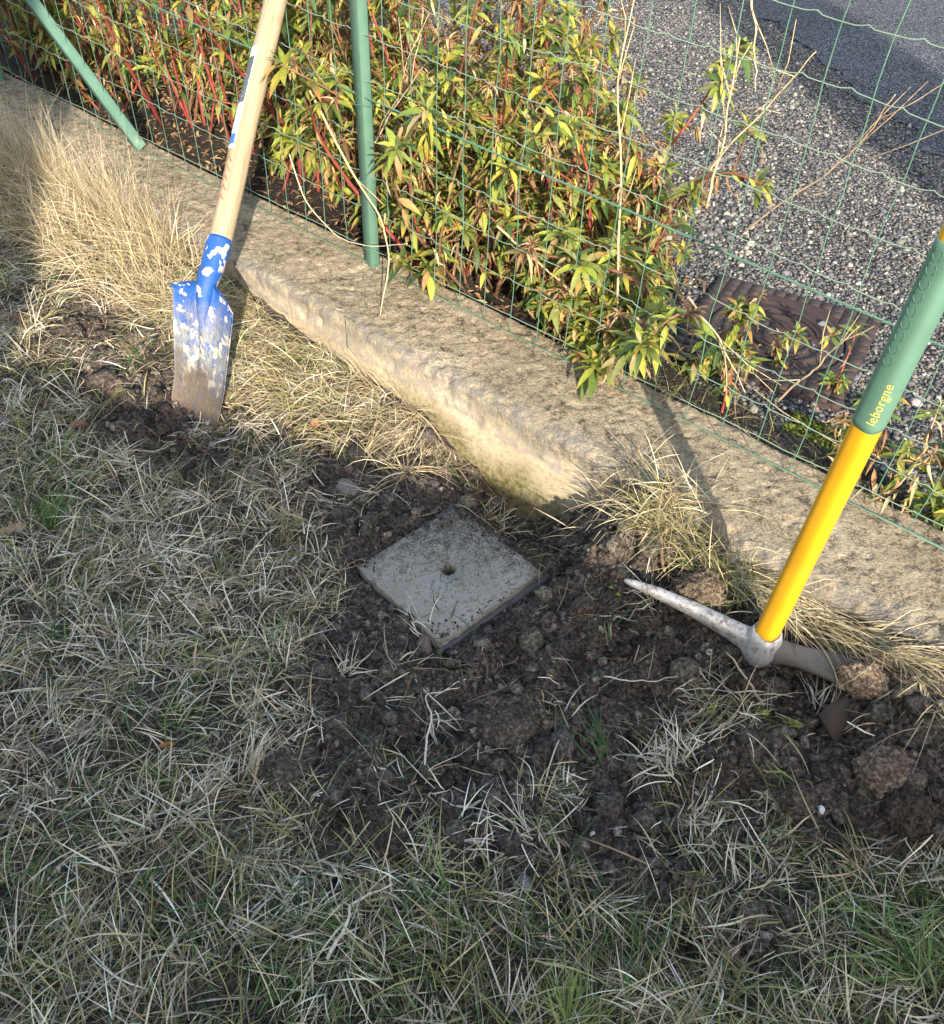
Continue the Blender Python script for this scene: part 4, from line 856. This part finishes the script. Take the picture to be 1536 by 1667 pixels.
# ------------------------------------------------------------------ pickaxe
def pickaxe():
    base = Vector((.572, 1.133, .12)); t = thing('pickaxe', 'pickaxe with yellow and green handle standing upright, its steel head dug into the soil', 'pickaxe', tuple(base))
    top = Vector((.622, 1.092, 1.02)); ax = (top - base).normalized(); Mh = basis(None, base, ax, Vector((1, -.2, 0))); hm = Matrix.Translation(-base) @ Mh
    def sect(a): return np.stack([np.cos(a) * .0225 * (1 + .05 * np.cos(4 * a)), np.sin(a) * .0245 * (1 + .05 * np.cos(4 * a))], -1)
    a = np.arange(28) / 28 * 2 * np.pi; sc = sect(a)
    def rod(name, z0, z1, k0, k1, mat, par, lip=.0):
        zs = np.linspace(z0, z1, 30); ks = np.linspace(k0, k1, 30)
        rings = [np.c_[sc * k, np.full(28, z)] for z, k in zip(zs, ks)]
        rings = [np.c_[sc * (ks[0] * .93), np.full(28, z0 - .001)]] + rings + [np.c_[sc * (ks[-1] * .93), np.full(28, z1 + .002)]]
        V, F = loft(rings); mb = MB(); mb.add(V, F); o = mb.build(name, mat, par)
        o.matrix_local = hm if par is t else Matrix.Identity(4); return o
    h = rod('handle', .0, .94, 1.0, 1.0, M['yellow'], t)
    sl_ = rod('grip_sleeve', .560, .868, 1.075, 1.075, M['sleeve'], h)
    def radial(A, rad): s_ = sect(A); return s_ * rad
    # raised half rings up the sleeve
    mb = MB(); camdir = (Mh.inverted().to_3x3() @ (Vector((0, 0, H)) - (base + ax * .66))); ca = math.atan2(camdir.y, camdir.x)
    for k in range(9):
        zc = .685 + k * .021; th = np.linspace(R(-140), R(140), 16) + math.pi
        aa = ca - .62 + np.sin(th) * .30; zz = zc + np.cos(th) * .009; P = np.c_[radial(aa, 1.078), zz]; mb.add(*tube(P, .0006, 5))
    mb.build('grip_marks', M['sleeve_mark'], sl_)
    cu = bpy.data.curves.new('lettering', 'FONT'); cu.body = 'leborgne'; cu.size = .0195; cu.align_x = 'CENTER'; cu.align_y = 'CENTER'; cu.offset = 0.0; cu.space_character = 1.12
    tmp = bpy.data.objects.new('tmp', cu); COL.objects.link(tmp); bpy.context.view_layer.update()
    me = bpy.data.meshes.new_from_object(tmp.evaluated_get(bpy.context.evaluated_depsgraph_get())); bpy.data.objects.remove(tmp)
    bm = bmesh.new(); bm.from_mesh(me); bmesh.ops.triangulate(bm, faces=bm.faces); bmesh.ops.subdivide_edges(bm, edges=[e for e in bm.edges if e.calc_length() > .004], cuts=1); 
    for v in bm.verts:
        x, y = v.co.x, v.co.y; aa = ca - .05 + (-y) / .0245 * -1.0; aa = ca + .02 - y / .0245 if False else ca + .12 - y / .0245
        q = radial(np.array([aa]), 1.092)[0]; v.co = (q[0], q[1], .615 + x)
    bm.to_mesh(me); bm.free(); me.materials.append(M['print_yellow']); lo = bpy.data.objects.new('lettering', me); COL.objects.link(lo); lo.parent = sl_
    # head
    eye = Vector((.573, 1.128, .098)); tipp = Vector(at(1014, 950, .115)); adz = Vector(at(1410, 1112, .085))
    mb = MB(); n = 16; th = np.arange(n) / n * 2 * np.pi
    def arm(p_end, prof, sag):
        d = (p_end - eye); L = d.length; d.normalize(); sd = d.cross(Vector((0, 0, 1))).normalized(); up = sd.cross(d).normalized(); rings = []
        for k, hw, hh in prof:
            c = eye + d * L * k + up * (sag * math.sin(k * math.pi * .8)); rr = []
            for a_ in th:
                cx, sy = math.cos(a_), math.sin(a_); e = .7
                rr.append(c + sd * (hw * math.copysign(abs(cx)**e, cx)) + up * (hh * math.copysign(abs(sy)**e, sy)) - base)
            rings.append([tuple(v) for v in rr])
        V, F = loft(rings); mb.add(V, F)
    arm(tipp, [(0, .024, .026), (.08, .023, .026), (.16, .019, .0225), (.28, .0165, .019), (.5, .0135, .0155), (.75, .0105, .0115), (.92, .0075, .008), (.985, .0045, .005), (1.0, .002, .002)], .020)
    mbh = mb; mb = MB()
    arm(adz, [(0, .024, .024), (.12, .024, .024), (.24, .0215, .020), (.38, .024, .015), (.6, .032, .011), (.85, .042, .007), (1.0, .047, .003)], .014)
    mba = mb; mb = mbh; rings = []; zax = ax
    for zc, k in ((-.060, .55), (-.057, 1.2), (-.042, 1.56), (-.018, 1.74), (.0, 1.58), (.014, 1.36), (.026, 1.2), (.028, 1.08), (.020, .98)):
        rings.append([tuple((Mh @ Vector((sc[i, 0] * k, sc[i, 1] * k, zc))) - base) for i in range(28)])
    V, F = loft(rings); mb.add(V, F)
    hd = mb.build('head', M['steel'], t); mba.build('blade', M['muddy_steel'], hd)
    mb = MB(); mb.add(*[(lambda tt: (tt[0], tt[1]))(tube(np.array([(Mh @ Vector((0, 0, z_))) - base for z_ in (-.061, -.0575)]), .021, 20))][0]); mb.build('handle_end', M['wood'], hd)
pickaxe()

# ------------------------------------------------------------------ loose things on the lawn and the dug soil
ISO, ISF = ico2(5)
def gz1(x, y): return float(ground_z(np.array([x]), np.array([y]))[0])
def lump(name, label, cat, px, py, dims, rot, col, mat, rough=.25, fr=2.2, seed=0, facet=0.0, sink=.35, z0=0.0, group=None):
    p = at(px, py, z0); z = gz1(p[0], p[1]); p = at(px, py, z + dims[2] * .3); z = gz1(p[0], p[1])
    V = ISO.copy()
    if facet:
        r_ = np.random.default_rng(seed + 100); 
        for k in range(11):
            d = r_.normal(size=3); d /= np.linalg.norm(d); c = r_.uniform(.55, .85); e = V @ d - c; V = V - np.clip(e, 0, None)[:, None] * d * facet
    k = 1 + (fbm(ISO[:, 0] * fr + seed * 7, ISO[:, 1] * fr, ISO[:, 2] * fr + 9, seed, 5) - .5) * 2 * rough
    if mat is M['clod']:                                          # crumbly: small lumps over the big shape
        k = k * (1 + (np.abs(fbm(ISO[:, 0] * 5 + seed, ISO[:, 1] * 5, ISO[:, 2] * 5, seed + 30, 3) - .5) - .1) * .6 + (fbm(ISO[:, 0] * 11 + seed, ISO[:, 1] * 11, ISO[:, 2] * 11, seed + 60, 3) - .5) * .22)
        mat = M['soil']; col = (np.array(col) * .5 + np.mean(col) * .5) / .05
    V = V * k[:, None] * np.array(dims) * .5
    c = np.array(col) * (.7 + .6 * fbm(ISO[:, 0] * 3 + seed, ISO[:, 1] * 3, ISO[:, 2] * 3, seed + 4, 4))[:, None]
    o = mk(name, V, ISF, mat, c, facet < .5); o.location = (p[0], p[1], z + dims[2] * (.5 - sink)); o.rotation_euler = rot; tag(o, label, cat, group); return o
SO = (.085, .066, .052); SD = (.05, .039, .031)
lump('soil_clod', 'round dark soil clod in the grass beside bleached stalks, lower left', 'clod', 460, 1250, (.085, .075, .065), (.1, .2, .4), (.075, .066, .06), M['clod'], .22, 2.4, 1)
lump('soil_clod', 'sunlit brown clod at the tip of the pick blade', 'clod', 1412, 1100, (.105, .07, .065), (0, .1, -.3), (.20, .145, .09), M['clod'], .3, 2.6, 2, 0, .2)
lump('soil_clod', 'brown soil clod with a root at the right edge below the pick blade', 'clod', 1470, 1215, (.12, .09, .06), (.1, 0, .2), (.13, .095, .07), M['clod'], .3, 2.6, 3)
lump('soil_clod', 'crumbling clod with a white pebble below the pickaxe', 'clod', 1305, 1295, (.065, .055, .05), (.2, .1, 0), SO, M['clod'], .3, 2.8, 4)
lump('soil_clod', 'large clod standing beside the pick spike by the wall', 'clod', 1140, 950, (.11, .09, .10), (0, .2, .3), (.10, .075, .055), M['clod'], .3, 2.5, 5, 0, .3)
lump('soil_clod', 'clod lying left of the pick spike on the spoil', 'clod', 960, 965, (.09, .06, .05), (0, 0, .8), SO, M['clod'], .3, 2.6, 6)
lump('soil_clod', 'smooth clod pressed in the soil below the lid', 'clod', 830, 1180, (.12, .09, .035), (0, 0, .3), (.075, .06, .05), M['clod'], .22, 2.2, 7)
lump('soil_clod', 'lumpy clod left of the shovel blade', 'clod', 235, 560, (.13, .09, .06), (0, 0, .5), (.11, .085, .06), M['clod'], .32, 2.8, 8)
lump('soil_clod', 'small clod heaped on the spoil left of the shovel', 'clod', 165, 555, (.08, .07, .05), (0, 0, .1), SO, M['clod'], .32, 2.8, 9)
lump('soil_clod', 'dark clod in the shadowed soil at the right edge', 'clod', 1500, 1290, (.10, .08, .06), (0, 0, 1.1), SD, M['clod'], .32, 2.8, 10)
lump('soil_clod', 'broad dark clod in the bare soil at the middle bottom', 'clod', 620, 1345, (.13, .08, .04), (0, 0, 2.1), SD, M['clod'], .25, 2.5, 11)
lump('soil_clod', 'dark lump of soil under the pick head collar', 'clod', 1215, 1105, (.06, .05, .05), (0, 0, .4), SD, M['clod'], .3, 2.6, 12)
lump('stone', 'grey angular stone in the dry roots left of the lid', 'stone', 560, 795, (.085, .055, .035), (.2, .1, -.6), (.17, .16, .145), M['stone'], .12, 2, 21, .9)
lump('stone', 'small pale grey stone on the lawn below the shovel', 'stone', 348, 730, (.035, .028, .022), (0, 0, .7), (.18, .17, .16), M['stone'], .12, 2, 22, .9)
lump('stone', 'grey brown pebble right of the small pale stone, mid lawn', 'stone', 410, 768, (.04, .028, .022), (0, 0, .2), (.15, .135, .12), M['stone'], .12, 2, 23, .9)
lump('stone', 'brown wedge shaped stone against the front corner of the lid', 'stone', 690, 1050, (.035, .06, .035), (.2, 0, .3), (.16, .12, .09), M['stone'], .15, 2, 24, .9)
lump('stone', 'speckled grey stone chip in the grass, lower left of the bare soil', 'stone', 487, 1437, (.05, .026, .018), (0, 0, -.2), (.27, .28, .28), M['stone'], .12, 2, 25, .9)
lump('stone', 'pale grey stone in the bare soil at the bottom centre', 'stone', 856, 1438, (.028, .034, .02), (0, 0, .2), (.22, .225, .22), M['stone'], .12, 2, 26, .9)
lump('stone', 'white quartz pebble stuck to a clod below the pickaxe', 'stone', 1334, 1320, (.012, .018, .014), (0, .3, .5), (.6, .6, .6), M['stone'], .12, 2, 27, .9, -.5)
lump('stone', 'tan stone beside the shovel blade on its right', 'stone', 378, 640, (.05, .04, .028), (.1, .2, .1), (.22, .14, .085), M['stone'], .15, 2, 28, .8)
lump('brick_fragment', 'reddish brown brick fragment in the green grass near the bottom right', 'brick', 1188, 1556, (.042, .034, .022), (0, .1, .3), (.20, .10, .075), M['stone'], .18, 2, 29, .7)
lump('rotten_wood', 'flat strip of dark rotten wood lying in the soil, lower right of the lid', 'wood', 1128, 1377, (.155, .042, .024), (.1, 0, -.02), (.055, .043, .04), M['clod'], .2, 4, 30, .5)
lump('stone', 'dull brown stone near the centre of the bare soil', 'stone', 625, 1265, (.05, .032, .02), (0, 0, .3), (.10, .085, .075), M['stone'], .15, 2, 31, .6)
# slate shard standing in the hole under the pick
def shard():
    p = at(1350, 1205, .04); z = gz1(p[0], p[1]); V = np.array([(-.036, 0, .022), (-.010, .003, .036), (.030, .004, .046), (.032, .002, .030), (.013, -.004, -.056), (.006, -.003, -.058)])
    V2 = V + np.array([.003, .012, 0]); n = len(V); T = np.array([(0, i, i + 1) for i in range(1, n - 1)]); j = np.arange(n); k = (j + 1) % n
    mb = MB(); mb.add(np.vstack([V, V2]), [T[:, ::-1], T + n, np.stack([j, k, k + n, j + n], 1)], (.06, .046, .039)); o = mb.build('tile_shard', M['stone'], None, False)
    o.location = (p[0], p[1], z + .03); o.rotation_euler = (R(-35), R(10), R(20)); tag(o, 'pointed brown tile shard standing in the hole below the pick blade', 'tile shard')
shard()
def snail(label, px, py, r=.007):
    p = at(px, py, .03); z = gz1(p[0], p[1]); p = at(px, py, z + r); t = np.linspace(0, 1, 50); a = t * 4.2 * np.pi
    P = np.stack([np.cos(a) * r * t * .8, np.sin(a) * r * t * .8, r * .5 * (1 - t)], 1); V, F = tube(P, r * (.12 + .34 * t), 8); mb = MB(); mb.add(V, F, (.50, .45, .38)); o = mb.build('snail_shell', M['stone'], None)
    o.location = (p[0], p[1], gz1(p[0], p[1]) + r * .9); o.rotation_euler = (.5, .3, px); tag(o, label, 'snail shell')
snail('tiny pale snail shell under the pick spike', 1155, 1060); snail('white snail shell in the dark soil above the rotten wood', 1133, 1297, .006)
snail('chipped white snail shell right of the rotten wood strip', 1265, 1358, .008); snail('little white shell at the foot of the lawn between the clods', 965, 1356, .005)
snail('white broken shell below the white quartz pebble clod', 1262, 1312, .007)
def leafthing(name, label, px, py, L, W, rot, col, lobes=0, curl=.3):
    p = at(px, py, .01); z = gz1(p[0], p[1]); n = 15; t = np.linspace(0, 1, n); hw = W * .5 * np.sin(np.pi * np.clip(t, .03, .97))**.8
    if lobes: hw = hw * (1 + .45 * np.sin(t * lobes * 2 * np.pi))
    rows = []
    for j in np.linspace(-1, 1, 9): rows.append(np.stack([t * L - L / 2, j * hw, curl * L * .4 * (j * j * hw / W + (t - .5)**2 * 1.2) + (fbm(t * 6 + 3, t * 0 + j * 2 + 9, sd=3) - .5) * .012], 1))
    V = np.array(rows).reshape(-1, 3); c = np.array(col) * (.75 + .5 * fbm(V[:, 0] * 150 + 50, V[:, 1] * 150 + 50, sd=4))[:, None]
    o = mk(name, V, grid_faces(9, n), M['dryleaf'], c, True); o.location = (p[0], p[1], z + .024); o.rotation_euler = (rot[0], rot[1], rot[2]); tag(o, label, 'leaf'); return o
leafthing('dry_leaf', 'pale brown lobed oak leaf by the green tuft at the left edge', 25, 868, .065, .032, (.1, -.1, .2), (.36, .26, .17), 3)
leafthing('dry_leaf', 'curled tan leaf on the lawn right of the oak leaf', 118, 875, .045, .024, (.2, .1, -.3), (.30, .23, .15), 2)
leafthing('dry_leaf', 'rusty curled leaf in the straw between shovel and lid', 512, 702, .06, .028, (.5, .3, 1.4), (.42, .24, .13), 0, .6)
leafthing('dry_leaf', 'reddish brown leaf beside the green tuft left of the shovel spoil', 128, 698, .045, .02, (.6, .2, .8), (.26, .14, .09), 0, .6)
leafthing('dry_leaf', 'purple brown leaf standing at the far left of the shovel spoil', 28, 525, .06, .025, (.8, .2, 1.3), (.20, .12, .10), 0, .5)
leafthing('dry_leaf', 'small orange leaf fragment in the lower left grass', 275, 1222, .03, .012, (.2, 0, .2), (.33, .16, .06), 0, .4)
leafthing('dry_leaf', 'grey dead leaf lying in the lawn between oak leaf and lid', 190, 855, .05, .02, (.2, 0, .1), (.35, .32, .25), 0, .4)
def gp(px, py, dz=.01):
    p = at(px, py, .02); z = gz1(p[0], p[1]); p = at(px, py, z + dz); return (p[0], p[1], gz1(p[0], p[1]) + dz)
stalk('grey twig standing in the soil in front of the pick collar', [gp(1245, 1150, .0), gp(1215, 1095, .04), gp(1185, 1052, .07)], .0028, (.36, .29, .22), 1, 'twig')
stalk('brown root twig in the earth under the wall right of the lid', [gp(1062, 835, .02), gp(1090, 880, .03), gp(1118, 940, .01)], .0035, (.23, .15, .10), 0, 'twig')
stalk('thin upright brown stem in the soil at the bottom centre', [gp(908, 1500, .0), gp(905, 1450, .03), gp(912, 1392, .08)], .0016, (.30, .23, .15), 0, 'twig')
stalk('short pale twig on the soil left of the pick collar', [gp(1120, 1062, .02), gp(1140, 1085, .02), gp(1162, 1120, .01)], .002, (.45, .38, .28), 1, 'twig')
stalk('long pale straw lying on the soil below the pick spike', [gp(985, 1100, .015), gp(1060, 1100, .02), gp(1122, 1101, .015)], .0014, (.58, .52, .42), 0, 'twig')
stalk('thick bleached stem lying in the lower lawn', [gp(535, 1565, .02), gp(560, 1510, .03), gp(575, 1470, .03), gp(640, 1440, .035)], .003, (.58, .55, .48), 2, 'twig')
stalk('bent white straw across the soil below the lid', [gp(690, 1245, .02), gp(702, 1170, .03), gp(690, 1130, .02), gp(750, 1125, .02)], .0018, (.60, .54, .46), 0, 'twig')
def spray(label, px, py, az, n, L, spread=.5, pal=PALE, wide=.0036, e=(.1, .7), name='dry_grass_spray', cat='dry grass', sc=.009):
    p = at(px, py, .02); z = gz1(p[0], p[1]); P = np.stack([np.full(n, p[0]) + rng.normal(0, sc, n), np.full(n, p[1]) + rng.normal(0, sc, n), np.full(n, z) + .004], -1)
    V, F, C = blades(P, az + rng.normal(0, spread, n), rng.uniform(*e, n), rng.uniform(.1, 1.3, n), L * rng.uniform(.45, 1.1, n), wide * rng.uniform(.6, 1.1, n), palette(n, pal[:4], [3, 2, 1, 3][:len(pal[:4])]), rng.normal(0, .6, n), 6, .006 + .014 * rng.random(n))
    b = np.array([p[0], p[1], z]); o = mk(name, V - b, F, M['grass'], C, True); o.location = b; tag(o, label, cat); return o
spray('white dry grass spray fanning out on the dark soil below the lid', 860, 1362, 2.2, 16, .13, .35, e=(0, .5))
spray('bleached grass spray left of the front corner of the lid', 560, 1090, 1.2, 22, .11, .7)
spray('pale upright grass spray beside the round soil clod', 405, 1250, 1.4, 24, .12, .4, e=(.4, 1.1))
spray('forked white grass spray on the soil in front of the lid', 700, 1165, -1.2, 14, .09, .8, e=(0, .6))
spray('pale grass spray lying over the lower left edge of the lid', 690, 1020, 2.0, 16, .10, .5, e=(.2, .9))
spray('dense bleached grass bunch in the soil below the pick spike', 1085, 1235, 1.7, 60, .10, .8, sc=.028)
spray('V shaped pale grass stem standing beside the rotten wood strip', 1198, 1425, 1.5, 10, .12, .25, e=(.5, 1.2))
spray('radiating dry root tuft under the wall left of the lid', 665, 755, -1.4, 40, .16, 1.2, STRAW, .003, (0, .8))
spray('pale broken straw bunch at the blade end of the pick', 1330, 1165, .9, 18, .09, .5, e=(.2, .9))
spray('dry grass spray on the soil left of the pick spike tip', 1060, 1000, 2.6, 16, .08, 1.0)
spray('bleached fan of grass lying right of the shovel tip', 400, 680, -.5, 26, .10, .8)
spray('straw bundle hanging from the wall foot above the lid', 590, 730, 1.1, 22, .17, .12, STRAW, .003, (.3, .7))
spray('dark green coarse grass tuft in the bottom right corner', 1500, 1600, 2.3, 60, .20, .8, GREEN, .005, (.3, 1.2), 'grass_tuft', 'grass tuft')
spray('dark green grass tuft at the left edge of the lawn', 75, 850, 1.6, 70, .12, 1.0, GREEN, .004, (.4, 1.3), 'grass_tuft', 'grass tuft')
spray('yellow green grass tuft left of the shovel', 175, 660, .6, 26, .09, 1.0, OLIVE, .003, (.3, 1.2), 'grass_tuft', 'grass tuft')
spray('fresh green blades lying in the soil under the pick spike', 985, 1230, 1.9, 18, .17, .25, GREEN, .0035, (.1, .5), 'grass_tuft', 'grass tuft')
spray('bright green grass tuft at the bottom edge, right of centre', 930, 1665, 1.5, 80, .13, 1.0, [(.16, .24, .06), (.22, .28, .08), (.12, .19, .05), (.3, .32, .12)], .0035, (.4, 1.3), 'grass_tuft', 'grass tuft')
def sprout(label, px, py, n=6, L=.018):
    p = at(px, py, .03); z = gz1(p[0], p[1]); p = at(px, py, z + .02); z = gz1(p[0], p[1]); t = thing('weed_sprout', label, 'weed', (p[0], p[1], z))
    mb = MB(); c0 = np.array([0, 0, .018]); mb.add(*tube(np.array([(0, 0, -.005), (.002, .001, .01), c0]), .001, 5), col=(.22, .26, .06)); mb.build('stem', M['stem'], t)
    n = n + 3; th = rng.random(n) * 6.28; dr = np.stack([np.cos(th), np.sin(th), rng.uniform(-.2, 1.2, n)], 1); V, F, C = leaves(c0 * rng.uniform(.2, 1.1, (n, 1)) + rng.normal(0, .003, (n, 3)), dr, L * rng.uniform(.3, .9, n), L * rng.uniform(.3, .55, n), palette(n, [(.24, .29, .04), (.30, .32, .06), (.16, .22, .04), (.30, .27, .08)], [1, 1, 1, .6])); mk('foliage', V, F, M['leaf'], C, True, t)
sprout('yellow green sprout at the tip of the pick spike', 1005, 945, 7, .020); sprout('tiny lime sprout in the soil left below the pick collar', 1160, 1152, 5)
sprout('small lime sprout at the foot of the grey twig', 1245, 1163, 5); sprout('green sprout in the soil under the pick blade', 1293, 1172, 7, .022)
sprout('lone yellow sprout below the bleached grass bunch', 1085, 1283, 4, .012)
lump('boulder', 'rough beige stone block behind the hedge at the upper left', 'stone', 120, 20, (.5, .35, .5), (0, 0, .3), (.34, .28, .2), M['stone'], .15, 2, 41, .6, .3)
